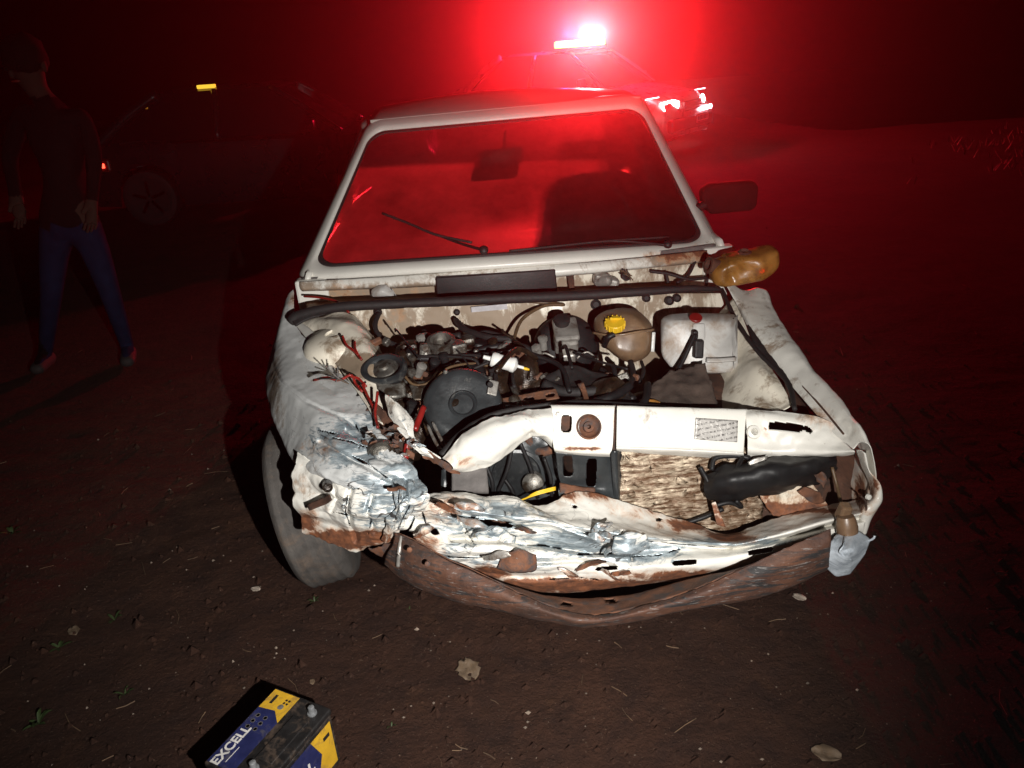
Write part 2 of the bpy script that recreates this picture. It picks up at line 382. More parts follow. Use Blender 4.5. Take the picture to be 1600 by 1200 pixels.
# ------------------------------------------------------------------ the setting: bare earth
def gmat():
    m, t, n, b = base_mat('red_earth')
    c = mixc(t, ramp(t, noi(t, .9, 5, .6), .35, .65), (.034,.0145,.0088), (.062,.027,.016))
    c = mixc(t, ramp(t, noi(t, 9, 7, .7), .42, .68), c, (.030,.014,.010))
    c = mixc(t, mth(t, 'MULTIPLY', ramp(t, noi(t, 5, 5, .7, None, .4), .58, .70), .6), c, (.075,.034,.018))
    c = mixc(t, mth(t, 'MULTIPLY', ramp(t, noi(t, 150, 2, .5), .66, .74), .7), c, (.15,.10,.07))
    c = mixc(t, mth(t, 'MULTIPLY', ramp(t, noi(t, 60, 3, .5), .64, .72), .6), c, (.03,.014,.010))
    t.links.new(c, b.inputs['Base Color']); b.inputs['Roughness'].default_value = .92; b.inputs['Specular IOR Level'].default_value = .25
    h = mth(t, 'ADD', mth(t, 'MULTIPLY', noi(t, 28, 8, .7), 1.0), mth(t, 'MULTIPLY', noi(t, 140, 4, .7), .25)); bump(t, b, h, .9, .02)
    return m
earth = gmat()
def sst(a, b, x): x = max(0, min(1, (x-a)/(b-a))); return x*x*(3-2*x)
def ground_z(x, y):
    v = Vector((x, y, 0)); d = math.hypot(x, y-2.5); near = 1 - sst(4, 9, d)
    z = .014*noise.noise(v*1.7) + near*(.010*noise.noise(v*6) + .006*noise.noise(v*17) + .0035*noise.noise(v*41) - .010*max(0, .25-abs(noise.noise(v*2.3)))) + .05*noise.noise(v*.25)*sst(3, 8, d)
    ye = 13.15 + 9*sst(6.0, 3.6, x) + .35*noise.noise(v*.4+Vector((4, 0, 0))) - .02*(x-6)
    z -= 1.8*sst(ye, ye+3.5, y)
    return z
N = 330
def warp(k, a): s = (k/(N-1)*2-1); return math.copysign(abs(s)**1.0*2.6 + abs(s)**5*57, s)*1.0
gx = [warp(i, 0) for i in range(N)]; gy = [warp(i, 0)+2.6 for i in range(N)]
ground = mesh_obj('ground', [(x, y, ground_z(x, y)) for y in gy for x in gx], [(j*N+i, j*N+i+1, (j+1)*N+i+1, (j+1)*N+i) for j in range(N-1) for i in range(N-1)], earth)
ground['kind'] = 'structure'

# ------------------------------------------------------------------ the wrecked white car
car = thing('wrecked_car', 'white car with crushed front end, open engine bay and no bonnet', 'car', CAR_O, CAR_YAW)

# windshield surface: s across, t up
BL, BR, TR, TL = (497,413), (1095,373), (998,174), (582,211)
def WS(s, t, back=0):
    px = (BL[0]*(1-s)+BR[0]*s)*(1-t)+(TL[0]*(1-s)+TR[0]*s)*t; py = (BL[1]*(1-s)+BR[1]*s)*(1-t)+(TL[1]*(1-s)+TR[1]*s)*t
    return P(px, py, 1.0+.62*t+.09*(2*s-1)**2*(1-.4*t)+back)
def rrect(m, ms, r, rs, n=14):       # rounded rectangle in (s,t): margins m (t) ms (s), corner radii
    pts = []
    for cx, cy, a0 in ((1-ms-rs, 1-m-r, 0), (ms+rs, 1-m-r, 90), (ms+rs, m+r, 180), (1-ms-rs, m+r, 270)):
        for k in range(n):
            a = math.radians(a0+90*k/(n-1)); pts.append((cx+rs*math.cos(a), cy+r*math.sin(a)))
    out = []
    for i, p in enumerate(pts):
        q = pts[(i+1) % len(pts)]; d = math.hypot(p[0]-q[0], p[1]-q[1]); k = max(1, int(d/.05))
        for j in range(k): out.append((p[0]+(q[0]-p[0])*j/k, p[1]+(q[1]-p[1])*j/k))
    return out
inner = rrect(0, 0, .10, .055)
def ringmesh(name, loops, mat, close=False, wear=True, parent=car):
    nn = len(loops[0]); v = [p for l in loops for p in l]
    f = [(j*nn+i, j*nn+(i+1) % nn, (j+1)*nn+(i+1) % nn, (j+1)*nn+i) for j in range(len(loops)-1) for i in range(nn)]
    if close: f.append(tuple((len(loops)-1)*nn+i for i in range(nn)))
    o = mesh_obj(name, v, f, mat, parent)
    if wear: add_wear(o)
    return o
loop_px = lambda k, cx=.5, cy=.5: [(cx+(s-cx)*k, cy+(t-cy)*k) for s, t in inner]
glass = ringmesh('windshield', [[WS(s, t, .006) for s, t in loop_px(k)] for k in (1.0, .8, .6, .4, .2, .02)], windshield_glass, True, False)
# rubber gasket, then painted frame that rolls back into roof and pillars
def grow(ds, dt, back): return [WS(s+ds*(1 if s > .5 else -1)*min(1, abs(s-.5)*2.6), t+(dt if t > .5 else dt*1.0)*(1 if t > .5 else -1)*min(1, abs(t-.5)*2.6), back) for s, t in inner]
ringmesh('windshield_seal', [grow(0, 0, .012), grow(0, 0, -.008), grow(.006, .018, -.012), grow(.010, .03, 0)], rubber, False, False, glass)
ringmesh('windshield_frame', [grow(.009, .026, -.001), grow(.012, .035, -.012), grow(.024, .075, -.012), grow(.034, .115, .0), grow(.040, .135, .03), grow(.042, .14, .10)], paint)
# roof
def roof_pt(s, k):
    a = WS(-.035+1.07*s, 1.12, .004); c = 1-(2*s-1)**2
    w = a.y + k*1.25; z = 1.40+.015*c + .035*math.sin(math.pi*min(1, k*.8+.12)) + .025*c*min(1, k*3) - .05*k*k
    e = a.copy(); q = Vector((a.x*(1+.03*math.sin(math.pi*k)), w, z)); f = sst(0, .12, k); return e.lerp(q, f) if k < .12 else q
RN, RM = 33, 22
rv = [roof_pt(i/(RN-1), (j/(RM-1))**1.4) for j in range(RM) for i in range(RN)]
roof = mesh_obj('roof', rv, [(j*RN+i, j*RN+i+1, (j+1)*RN+i+1, (j+1)*RN+i) for j in range(RM-1) for i in range(RN-1)], paint, car); add_wear(roof)
so = roof.modifiers.new('thickness', 'SOLIDIFY'); so.thickness = .012; so.offset = -1
mesh_obj('headliner', [v-Vector((0, 0, .035)) for v in rv], [(j*RN+i, j*RN+i+1, (j+1)*RN+i+1, (j+1)*RN+i) for j in range(RM-1) for i in range(RN-1)], liner, roof)
ZR = 1.37
# body sides, doors, pillars, tail
for sg in (-1, 1):
    ux = lambda u: sg*u
    def side(rows): return [[Vector((ux(u), w, z)) for (u, w, z) in r] for r in rows]
    net('door', side([[(.765,1.02,.95),(.775,1.5,.96),(.775,2.0,.96)], [(.815,1.02,.80),(.83,1.5,.80),(.83,2.0,.80)], [(.815,1.02,.5),(.83,1.5,.5),(.83,2.0,.5)], [(.78,1.02,.2),(.79,1.5,.2),(.79,2.0,.2)]]), 20, 16, paint, car, .02, 0, 0)
    net('rear_quarter', side([[(.775,2.01,.96),(.77,2.5,.96),(.70,3.4,.92)], [(.83,2.01,.80),(.825,2.5,.80),(.76,3.42,.78)], [(.83,2.01,.5),(.825,2.5,.5),(.77,3.44,.5)], [(.79,2.01,.2),(.79,2.5,.25),(.73,3.42,.3)]]), 20, 16, paint, car, .02, 0, 0)
    tube('door_pillar', [('L',ux(.765),2.0,.95),('L',ux(.70),2.0,1.16),('L',ux(.595),2.0,1.365)], .03, paint, car)
    tube('rear_pillar', [('L',ux(.775),3.2,.93),('L',ux(.745),3.0,1.14),('L',ux(.66),2.82,1.33)], .035, paint, car)
    tube('roof_rail', [WS(-.01 if sg < 0 else 1.01, 1.02, .06),('L',ux(.60),2.0,1.375),('L',ux(.58),2.82,1.335)], .02, paint, car)
    net('side_window', side([[(.765,1.12,.955),(.775,1.5,.96),(.77,1.98,.96)], [(.60,1.72,1.36),(.60,1.85,1.37),(.60,1.98,1.37)]]), 10, 8, fogged_glass, car, .004, 0, 0, wear=False)
    net('quarter_window', side([[(.77,2.03,.96),(.765,2.6,.96),(.75,3.14,.95)], [(.60,2.03,1.37),(.60,2.4,1.36),(.60,2.74,1.34)]]), 10, 8, fogged_glass, car, .004, 0, 0, wear=False)
net('tailgate', [[('L',-.76,3.2,.95),('L',0,3.26,.96),('L',.76,3.2,.95)], [('L',-.76,3.42,.86),('L',0,3.50,.86),('L',.76,3.42,.86)], [('L',-.75,3.44,.4),('L',0,3.5,.4),('L',.75,3.44,.4)]], 20, 12, paint, car, .02, 0, 0)
net('rear_window', [[('L',-.75,3.18,.955),('L',0,3.24,.965),('L',.75,3.18,.955)], [('L',-.67,2.885,1.295),('L',0,2.925,1.318),('L',.67,2.885,1.295)]], 16, 8, fogged_glass, car, 0, 0, 0, wear=False)
for sg in (-1, 1): boxes('hinge_post', [(('L',sg*.76,1.03,.62),(.12,.06,.62))], paint, car, .01)
net('header_shade', [[('L',-.67,2.88,1.29),('L',0,2.92,1.314),('L',.67,2.88,1.29)], [('L',-.59,2.80,1.37),('L',0,2.84,1.40),('L',.59,2.80,1.37)]], 16, 6, paint, car, .01, 0, 0)  # panel added low to shade the windshield top from the red light
boxes('floor_pan', [(('L',0,2.1,.22), (1.5, 2.5, .03))], rust_dark, car)

# cabin: mirror, dashboard, wheel, seats
def slab(name, px, w, mat, parent, th=.03, bev=.008): # rounded block whose near face spans four survey points
    pts = [P(x, y, w) for x, y in px]; return hull(name, pts+[p+Vector((0, th, 0)) for p in pts], mat, parent, bev, 3)
mr = slab('rearview_mirror', [(752,237),(816,230),(818,257),(815,261),(752,266),(750,262)], 1.56, plastic, car, .03)
tube('mirror_stem', [(787,236,1.57),(788,222,1.58),(790,205,1.60)], .006, plastic, mr)
net('dashboard', [[('L',-.70,1.08,.94),('L',0,1.06,.95),('L',.70,1.08,.93)], [('L',-.70,1.30,.95),('L',0,1.30,.955),('L',.70,1.30,.945)], [('L',-.70,1.46,.93),('L',0,1.46,.93),('L',.70,1.46,.93)], [('L',-.70,1.48,.70),('L',0,1.48,.70),('L',.70,1.48,.70)]], 20, 20, dash_m, car, .01, 0, .002, wear=False)
hull('instrument_cowl', [('L',.17,1.32,.94),('L',.55,1.32,.94),('L',.18,1.46,.94),('L',.54,1.46,.94),('L',.20,1.34,1.0),('L',.52,1.34,1.0),('L',.2,1.45,1.01),('L',.52,1.45,1.01)], dash_m, car, .015, 3)
sw = [Vector((.36+.19*math.cos(a), 1.62+.07*math.sin(a), .93+.165*math.sin(a))) for a in [2*math.pi*k/24 for k in range(25)]]
st_w = tube('steering_wheel', sw, .014, dash_m, car, 60); boxes('wheel_hub', [(('L',.36,1.62,.92), (.17,.05,.07), (-20,0,0)), (('L',.36,1.55,.90), (.06,.14,.06), (-20,0,0))], dash_m, st_w, .012)
# driver's seat
dsx = [(886,264),(896,252),(935,247),(970,246),(980,258),(986,330),(988,400),(878,405),(882,330)]
ds = hull('driver_seat', [P(x_, y_, 2.08)+Vector((-.03, t_, .085)) for x_, y_ in dsx for t_ in (0, .13)], fabric, car, .02, 3); boxes('seat_cushion', [(('L',.36,1.90,.55),(.48,.50,.16))], fabric, ds, .04, 3)
ps = boxes('passenger_seat', [(('L',-.36,2.12,.62),(.46,.14,.42),(-14,0,0)), (('L',-.36,1.88,.52),(.48,.5,.16))], fabric, car, .04, 3)
boxes('rear_seat', [(('L',0,2.75,.55),(1.2,.14,.4),(-12,0,0)), (('L',0,2.5,.42),(1.2,.45,.14))], fabric, car, .04, 3)
matte_black = mk('matte_black_plastic', (.006,.006,.006), .9, 0, .3, 20, .1, 100, Specular_IOR_Level=.08)
# door mirror, image right
dm = slab('door_mirror', [(1098,300),(1112,289),(1180,284),(1187,292),(1184,322),(1176,330),(1112,336),(1100,322)], 1.24, matte_black, car, .07, .014)
tube('mirror_foot', [(1080,330,1.25),(1105,318,1.26)], .018, plastic, dm)
# wipers
def wiper(arm, blade, piv):
    a = tube('wiper_arm', arm, [.006,.004], plastic, car); tube('wiper_blade', blade, .005, rubber, a); lathe('wiper_pivot', piv, (0,-.6,.8), [(.016,0),(.016,.012),(.010,.018),(.003,.02)], plastic, a, 16)
def onws(s, t): return WS(s, t, -.016)
wiper([(756,391,.965), onws(.36,.10), onws(.26,.22)], [onws(.40,.09), onws(.30,.17), onws(.22,.27), onws(.13,.37)], (756,392,.97))
wiper([(1043,383,.965), onws(.80,.02), onws(.70,.025)], [onws(.92,.03), onws(.75,.03), onws(.58,.012), onws(.50,.004)], (1043,383,.97))

# cowl: painted strip under the glass, a grey band painting the shade above it, the open plenum
net('cowl_shade_band', [[(472,434,1.03),(640,424,.99),(800,412,.975),(960,400,.98),(1118,381,1.03)], [(470,441,1.02),(640,431,.975),(800,419,.96),(960,407,.965),(1120,390,1.02)]], 90, 6, gasket, car, .002, 0, .0006, wear=False)
net('cowl_lip', [[(468,440,1.0),(640,430,.955),(800,418,.94),(960,406,.945),(1105,391,.99)], [(468,446,.99),(640,437,.94),(800,425,.925),(960,412,.93),(1104,398,.98)], [(470,452,.985),(640,445,.935),(800,435,.92),(960,421,.925),(1100,407,.975)], [(472,455,1.0),(640,449,.955),(800,439,.94),(960,424,.945),(1098,410,1.0)]], 110, 10, paint, car, .002, 0, .0012, extra=(0,.12,.2))
net('plenum_wall', [[(475,452,1.02),(640,446,.985),(800,436,.97),(960,420,.975),(1100,406,1.02)], [(478,474,1.0),(640,468,.975),(800,462,.96),(960,452,.965),(1112,446,1.0)], [(478,486,.9),(640,478,.86),(800,472,.85),(960,462,.855),(1118,458,.9)]], 110, 16, bay_paint, car, .002, 0, .003, extra=(0,.1,.35))
slab('air_intake_box', [(680,434),(868,421),(872,462),(870,470),(688,476),(683,470)], .915, plastic, car, .05, .006)
hull('plenum_bag', [(578,452,.94),(592,444,.94),(606,443,.94),(616,456,.94),(620,466,.93),(580,466,.93),(596,455,.90)], milky, car, .006, 2)
wm = boxes('wiper_motor', [((938,434,.93),(.05,.05,.045),(20,10,0)), ((955,440,.92),(.055,.05,.035),(0,20,0))], steel, car, .012, 3)
lathe('motor_case', (944,438,.91), (.7,-.5,.2), [(.012,-.03),(.022,-.028),(.022,.02),(.010,.03)], steel, wm, 20)
net('wiper_linkage', [[(884,424,.95),(896,423,.95)], [(890,452,.90),(898,452,.90)]], 4, 8, rust_dark, car, .004, 0, 0, wear=False)
for pts in ([(1016,424,.94),(1045,428,.93),(1075,436,.92),(1105,434,.94)], [(1088,404,.98),(1075,430,.94),(1058,442,.90)], [(1040,424,.94),(1044,442,.92)], [(1100,398,.99),(1106,425,.97),(1102,452,.95)]): tube('plenum_hose', pts, .006, rubber, car)
for k in range(7): tube('wire', [(968+k*2,428,.93),(975+5*math.cos(k),424+5*math.sin(k*2),.91),(985+6*math.sin(k*3),434+4*math.cos(k*5),.91)], .0022, brown_wire if k % 2 else rubber, car)
lathe('grommet', (978,432,.925), (0,-1,.2), [(.016,0),(.016,.008),(.009,.01),(.009,.0)], rubber, car, 18)

# firewall with stains and grommets, rubber strip on top
net('firewall', [[(470,484,.88),(640,476,.845),(800,470,.83),(960,460,.83),(1135,458,.87)], [(480,520,.86),(640,505,.835),(800,496,.82),(960,492,.82),(1130,490,.86)], [(520,560,.85),(640,560,.83),(800,545,.82),(960,540,.82),(1130,550,.86)], [('L',-.62,.86,.35),('L',-.3,.83,.35),('L',0,.82,.35),('L',.3,.83,.35),('L',.66,.86,.35)]], 150, 40, bay_paint, car, .002, 0, .006, extra=(0,.05,.2))
tube('bonnet_seal', [(454,502,.80),(470,492,.80),(530,480,.79),(640,474,.785),(720,470,.78),(800,466,.78),(900,462,.78),(1000,456,.78),(1080,451,.80),(1125,452,.82)], [.019,.019,.018,.016,.018,.019,.018,.016,.013,.008], rubber, car, 80, 10, .12)  # thickened so its black takes in the shadow along the seal
net('sound_deadening', [[(455,500,.79),(480,486,.80),(520,480,.80)], [(462,510,.77),(485,498,.78),(540,484,.80)]], 16, 6, rubber, car, .006, 0, .004, wear=False)
for x, y, r in ((591,488,.013), (714,488,.011), (931,476,.019), (1010,466,.014), (1046,470,.016), (1058,466,.014)):
    lathe('grommet', (x, y, .815), (0,-1,.25), [(r,-.01),(r,.006),(r*.7,.010),(r*.55,.004)], rubber, car, 20)
label_m = mk('faded_label', (.45,.43,.45), .6, 0, .2, 40, 0)
slab('paper_label', [(736,480),(792,475),(793,483),(737,488)], .805, label_m, car, .002, 0)

# inner wings and strut towers
net('inner_wing', [[(466,505,.84),(500,540,.66),(535,582,.46),(565,622,.28),(585,655,.16)], [(500,496,.82),(540,505,.66),(580,560,.46),(600,630,.28),(605,670,.16)], [(560,500,.82),(590,540,.66),(610,600,.46),(625,660,.28),(630,700,.16)], [('L',-.45,.84,.45),('L',-.42,.66,.42),('L',-.42,.46,.42),('L',-.42,.28,.42),('L',-.42,.16,.42)]], 60, 40, bay_paint, car, .002, 0, .006, extra=(0,.0,.05))
def tower(c, r, ax):
    o = lathe('strut_tower', c, ax, [(r*1.25,-.16),(r*1.08,-.06),(r,-.015),(r*.93,.012),(r*.80,.026),(r*.5,.034),(r*.25,.037),(r*.22,.030),(r*.08,.030)], bay_paint, car, 48); add_wear(o); return o
tower(P(526,536,.64), .115, (-.12,-.1,1))
net('inner_wing', [[(1150,462,.80),(1172,525,.58),(1205,575,.38),(1232,620,.22),(1240,632,.17)], [(1132,480,.80),(1150,556,.55),(1180,578,.36),(1214,630,.22),(1222,642,.17)], [(1110,510,.80),(1118,590,.56),(1135,620,.38),(1172,645,.22),(1180,655,.18)], [('L',.50,.80,.4),('L',.46,.56,.4),('L',.44,.38,.4),('L',.46,.22,.4),('L',.5,.18,.4)]], 70, 44, bay_paint, car, .002, 0, .0025, extra=(0,0,.08))
net('wing_flange', [[(462,508,.82),(480,530,.70),(510,560,.54)], [(472,504,.83),(492,520,.72),(522,552,.55)]], 24, 5, paint, car, .002, 0, .001)
tube('wiring_loom', [(1150,455,.84),(1165,490,.68),(1180,530,.52),(1205,565,.40),(1232,600,.25),(1242,640,.12)], [.010,.008,.012,.009,.007], rubber, car, 50, 8, .35)
tube('wiring_loom', [(1128,452,.83),(1150,500,.66),(1185,550,.46),(1215,580,.34)], .007, rubber, car, 40, 8, .3)

# ------------------------------------------------------------------ wings (fenders)
net('front_wing', [
  [(458,452,.99),(452,458,.99),(446,470,.98),(441,492,.97),(440,530,.96),('L',-.81,.96,.45)],
  [(462,505,.82),(448,506,.82),(436,515,.82),(427,545,.82),(424,575,.81),('L',-.845,.82,.50)],
  [(482,534,.68),(458,540,.68),(437,552,.68),(424,575,.67),(416,605,.66),('L',-.85,.67,.58)],
  [(530,582,.48),(492,585,.47),(456,592,.46),(440,603,.45),(424,640,.46),(430,655,.47)],
  [(566,622,.30),(535,626,.29),(503,630,.28),(478,640,.27),(444,682,.30),(447,692,.31)],
  [(592,672,.14),(568,680,.13),(545,684,.11),(515,690,.10),(470,722,.14),(470,732,.15)],
  [(640,728,.03),(610,734,.0),(580,738,-.01),(556,742,-.01),(516,740,.02),(512,750,.04)],
  [(662,766,-.03),(640,770,-.04),(610,772,-.05),(585,770,-.04),(560,762,-.03),(552,764,-.01)]], 150, 220, wing_paint, car, .002, .8, .002, jag=.004, extra=(.2,0,.06), groove=[([(424,552),(428,575),(440,598),(478,628),(548,662),(585,690)], 4.5, .011), ([(500,690),(540,712),(590,742),(640,760)], 6, .022), ([(540,672),(575,700),(612,732)], 5, .014), ([(470,560),(500,600),(520,612)], 9, .010)], slits=[([(520,684),(548,690),(575,700)], 1.6), ([(548,712),(580,728),(604,746)], 2.0), ([(498,672),(516,676),(534,680)], 1.4), ([(556,664),(566,690),(560,700)], 1.3)])
net('torn_wing_edge', [[(588,630,.24),(612,655,.16),(640,700,.08)], [(570,640,.22),(590,680,.14),(622,720,.05)]], 30, 12, rust_dark, car, .003, .7, .004, jag=.006, wear=False)
net('front_wing', [
  [('L',.70,.84,.90),(1158,452,.82),(1186,450,.80),(1200,468,.78),('L',.83,.80,.60),('L',.82,.82,.25)],
  [(1152,478,.72),(1160,476,.71),(1200,480,.68),(1211,494,.68),('L',.85,.68,.58),('L',.84,.68,.25)],
  [(1180,530,.52),(1192,524,.51),(1228,525,.48),(1242,540,.48),('L',.865,.48,.56),('L',.86,.48,.5)],
  [(1222,585,.34),(1236,578,.33),(1262,572,.30),(1278,590,.29),('L',.87,.30,.56),('L',.865,.30,.54)],
  [(1262,632,.17),(1276,625,.16),(1305,622,.12),(1320,640,.10),('L',.86,.11,.52),('L',.86,.11,.5)],
  [(1300,675,.03),(1312,668,.02),(1338,660,-.03),(1350,680,-.04),('L',.85,-.04,.50),('L',.85,-.04,.36)],
  [(1332,702,-.06),(1342,692,-.07),(1355,694,-.10),(1364,712,-.11),('L',.84,-.10,.56),('L',.84,-.10,.5)]], 60, 110, paint, car, .002, 1, .0025, extra=(0,.08,.12))
tube('wing_seam', [(1168,492,.69),(1205,545,.47),(1240,588,.31),(1280,632,.14),(1318,678,.0)], .003, rust_dark, car, 50, 6)

# ------------------------------------------------------------------ front panel across the top
net('lock_panel', [[(964,634,.16),(1020,636,.16),(1090,638,.155),(1168,640,.15)], [(964,640,.135),(1020,642,.135),(1090,644,.13),(1166,646,.125)], [(963,692,.085),(1020,694,.08),(1090,697,.075),(1162,702,.07)], [(963,700,.075),(1020,702,.07),(1090,705,.065),(1162,709,.06)], [(964,704,.10),(1020,709,.10),(1090,714,.10),(1164,718,.10)]], 120, 40, paint, car, .003, 0, .0012, extra=(0,.0,.05))
net('latch_plate', [[(858,632,.16),(905,633,.16),(962,634,.16)], [(862,640,.125),(905,640,.125),(960,640,.125)], [(864,690,.075),(905,692,.075),(957,696,.075)], [(866,702,.065),(905,706,.065),(953,708,.065)], [(868,706,.09),(905,711,.09),(953,713,.09)]], 190, 130, paint, car, .003, 0, .0008,
    holes=((885,662,8.5,13,5,.05), (920,667,16,17,2,0), (873,648,3.2,3.2,2,0), (936,653,3.2,3.2,2,0), (900,683,3.4,3.4,2,0), (933,686,3.4,3.4,2,0)))
net('plate_joint', [[(955,632,.175),(957,660,.135),(950,704,.095)], [(970,632,.175),(969,660,.135),(966,704,.095)]], 20, 4, rust_dark, car, .002, 0, 0, wear=False)
lt = lathe('bonnet_latch', (920,667,.094), (0,-.85,.55), [(.035,-.03),(.035,.002),(.031,.005),(.028,-.002),(.024,-.006),(.016,-.010),(.014,.002),(.006,.004),(.005,-.02)], rust, car, 36)
boxes('catch_plate', [((885,664,.135), (.03,.003,.05), (-30,0,0))], rust_dark, lt, .001)
for x, y in ((873,648), (936,653), (900,683), (933,686)): lathe('bolt', (x, y, .106 if y < 670 else .077), (0,-.85,.55), [(.0075,-.004),(.0075,.001),(.004,.001),(.004,.004)], steel, lt, 6)
net('panel_end', [[(1162,640,.15),(1192,642,.14),(1230,644,.12),(1275,650,.08),(1300,660,.05)], [(1166,655,.11),(1196,652,.11),(1232,658,.09),(1282,668,.05),(1312,680,.02)], [(1168,685,.085),(1190,690,.08),(1232,690,.06),(1286,694,.02),(1325,696,-.02)], [(1168,702,.07),(1198,706,.06),(1240,708,.04),(1290,708,.0),(1335,705,-.05)], [(1168,714,.09),(1198,716,.08),(1240,716,.06),(1290,713,.03),(1335,709,-.03)]], 120, 60, paint, car, .003, .8, .004,
    holes=((1228,667,27,6.5,5,.08), (1262,671,8,4,3,.6)), extra=(0,.08,.05))
lathe('dimple', (1178,675,.085), (0,-.8,.6), [(.020,-.004),(.018,.004),(.010,.006),(.009,-.004)], paint, car, 24)
def chassis_label():
    m, t, n, b = base_mat('stamped_label')
    br = nd(t, 'ShaderNodeTexBrick'); br.inputs['Scale'].default_value = 1; br.inputs['Brick Width'].default_value = .022; br.inputs['Row Height'].default_value = .0062; br.inputs['Mortar Size'].default_value = .0020
    mp = nd(t, 'ShaderNodeMapping'); mp.inputs['Rotation'].default_value = (math.radians(58), 0, 0); t.links.new(objco(t), mp.inputs[0]); t.links.new(mp.outputs[0], br.inputs['Vector'])
    f = mth(t, 'MULTIPLY', ramp(t, noi(t, 260, 3), .42, .56), mth(t, 'SUBTRACT', 1.0, br.outputs['Fac']))
    t.links.new(mixc(t, f, (.55,.53,.50), (.14,.13,.125)), b.inputs['Base Color']); b.inputs['Roughness'].default_value = .35; b.inputs['Metallic'].default_value = .4
    bump(t, b, noi(t, 55, 4), .7, .003); return m
net('maker_label', [[(1087,653,.114),(1120,655,.112),(1153,657,.110)], [(1085,686,.082),(1118,689,.081),(1152,691,.079)]], 24, 12, chassis_label(), car, .001, 0, .0006, wear=False)
# the broken, bent-down half of the panel
net('bent_panel', [
  [(862,637,.14),(838,643,.13),(812,648,.12),(788,652,.10),(768,655,.09),(740,673,.07),(716,692,.05),(692,716,.03)],
  [(864,655,.10),(836,655,.09),(814,660,.075),(790,664,.06),(764,674,.05),(742,692,.03),(716,710,.02),(700,722,.01)],
  [(866,688,.08),(842,672,.08),(822,668,.08),(800,682,.05),(774,700,.03),(748,716,.02),(722,726,.01),(708,731,.0)],
  [(870,705,.10),(845,684,.11),(827,674,.11),(808,694,.08),(782,712,.05),(758,727,.04),(728,738,.03),(706,737,.02)]], 110, 44, paint, car, .0025, 1.0, .003, jag=.003)
net('torn_bracket', [[(602,616,.20),(616,625,.17),(634,640,.16)], [(604,640,.17),(622,644,.13),(646,656,.14)], [(610,655,.14),(630,664,.10),(648,672,.11)], [(628,682,.10),(645,690,.08),(655,692,.08)], [(660,712,.06),(676,716,.05),(690,716,.05)]], 40, 60, paint, car, .002, .9, .003, jag=.003)
net('torn_strip', [[(650,694,.09),(664,700,.07),(680,712,.05),(700,724,.03),(716,738,.02)], [(662,716,.06),(676,722,.05),(690,730,.03),(704,738,.01),(718,744,.0)]], 36, 10, rust, car, .002, .7, .003, jag=.004, wear=False)
tube('rubber_strip', [(690,712,.06),(712,688,.09),(742,664,.12),(775,647,.14),(815,638,.16),(860,631,.175)], [.012,.013,.011,.008,.005], rubber, car, 40, 8, .2)

# ------------------------------------------------------------------ crushed front corner and lower panel
net('crushed_corner', [
  [(463,706,.13),(478,716,.10),(505,732,.06),(545,752,.0),(590,766,-.04),(640,764,-.05),(668,768,-.04)],
  [(459,735,.11),(482,742,.07),(512,756,.02),(550,772,-.03),(596,784,-.06),(640,788,-.07),(664,792,-.05)],
  [(457,765,.10),(484,772,.05),(512,782,.0),(550,796,-.05),(596,806,-.07),(636,812,-.07),(655,815,-.05)],
  [(459,790,.09),(486,798,.05),(514,806,.01),(550,820,-.02),(588,828,-.04),(618,836,-.05),(632,836,-.04)],
  [(466,806,.09),(490,814,.06),(518,824,.03),(552,840,.01),(582,846,-.01),(606,850,-.02),(616,850,-.02)],
  [(474,832,.11),(494,838,.09),(520,850,.06),(552,862,.04),(574,858,.03),(592,852,.02),(602,850,.02)]], 190, 150, paint, car, .002, .9, .003, jag=.004, groove=[([(548,762),(540,790),(546,820),(556,845)], 7, .022), ([(505,735),(522,765),(516,800)], 6, .014), ([(580,775),(574,800),(584,835)], 6, .016)], slits=[([(500,742),(528,752),(560,764)], 3.0), ([(543,775),(540,800),(547,822)], 1.6), ([(575,790),(580,812),(576,835)], 1.4), ([(520,800),(560,808)], 1.2)])
net('folded_tongue', [[(605,742,.02),(618,738,.0),(640,738,-.01),(658,748,-.01)], [(612,765,-.06),(626,768,-.09),(645,770,-.10),(662,778,-.07)], [(610,790,-.09),(620,800,-.12),(634,800,-.12),(648,806,-.08)], [(600,815,-.08),(610,826,-.10),(622,826,-.10),(638,828,-.07)], [(592,846,-.04),(600,852,-.05),(608,850,-.05),(618,842,-.04)]], 80, 120, paint, car, .003, .9, .004, jag=.003, groove=[([(634,745),(630,770),(616,800),(606,840)], 6, .020), ([(650,760),(640,800),(622,832)], 4, .014)], slits=[([(612,752),(624,765),(622,785)], 1.8), ([(640,790),(628,812),(616,840)], 1.5)])
net('lamp_bracket', [[(478,788,.02),(506,776,.0),(514,772,-.01)], [(482,797,.0),(508,786,-.02),(517,781,-.03)]], 12, 6, rust_dark, car, .004, .2, .002, wear=False)
lathe('crushed_lamp_socket', (512,760,-.01), (.2,-.9,.2), [(.006,-.03),(.013,-.02),(.013,.012),(.010,.014),(.009,.0)], oily, car, 18)
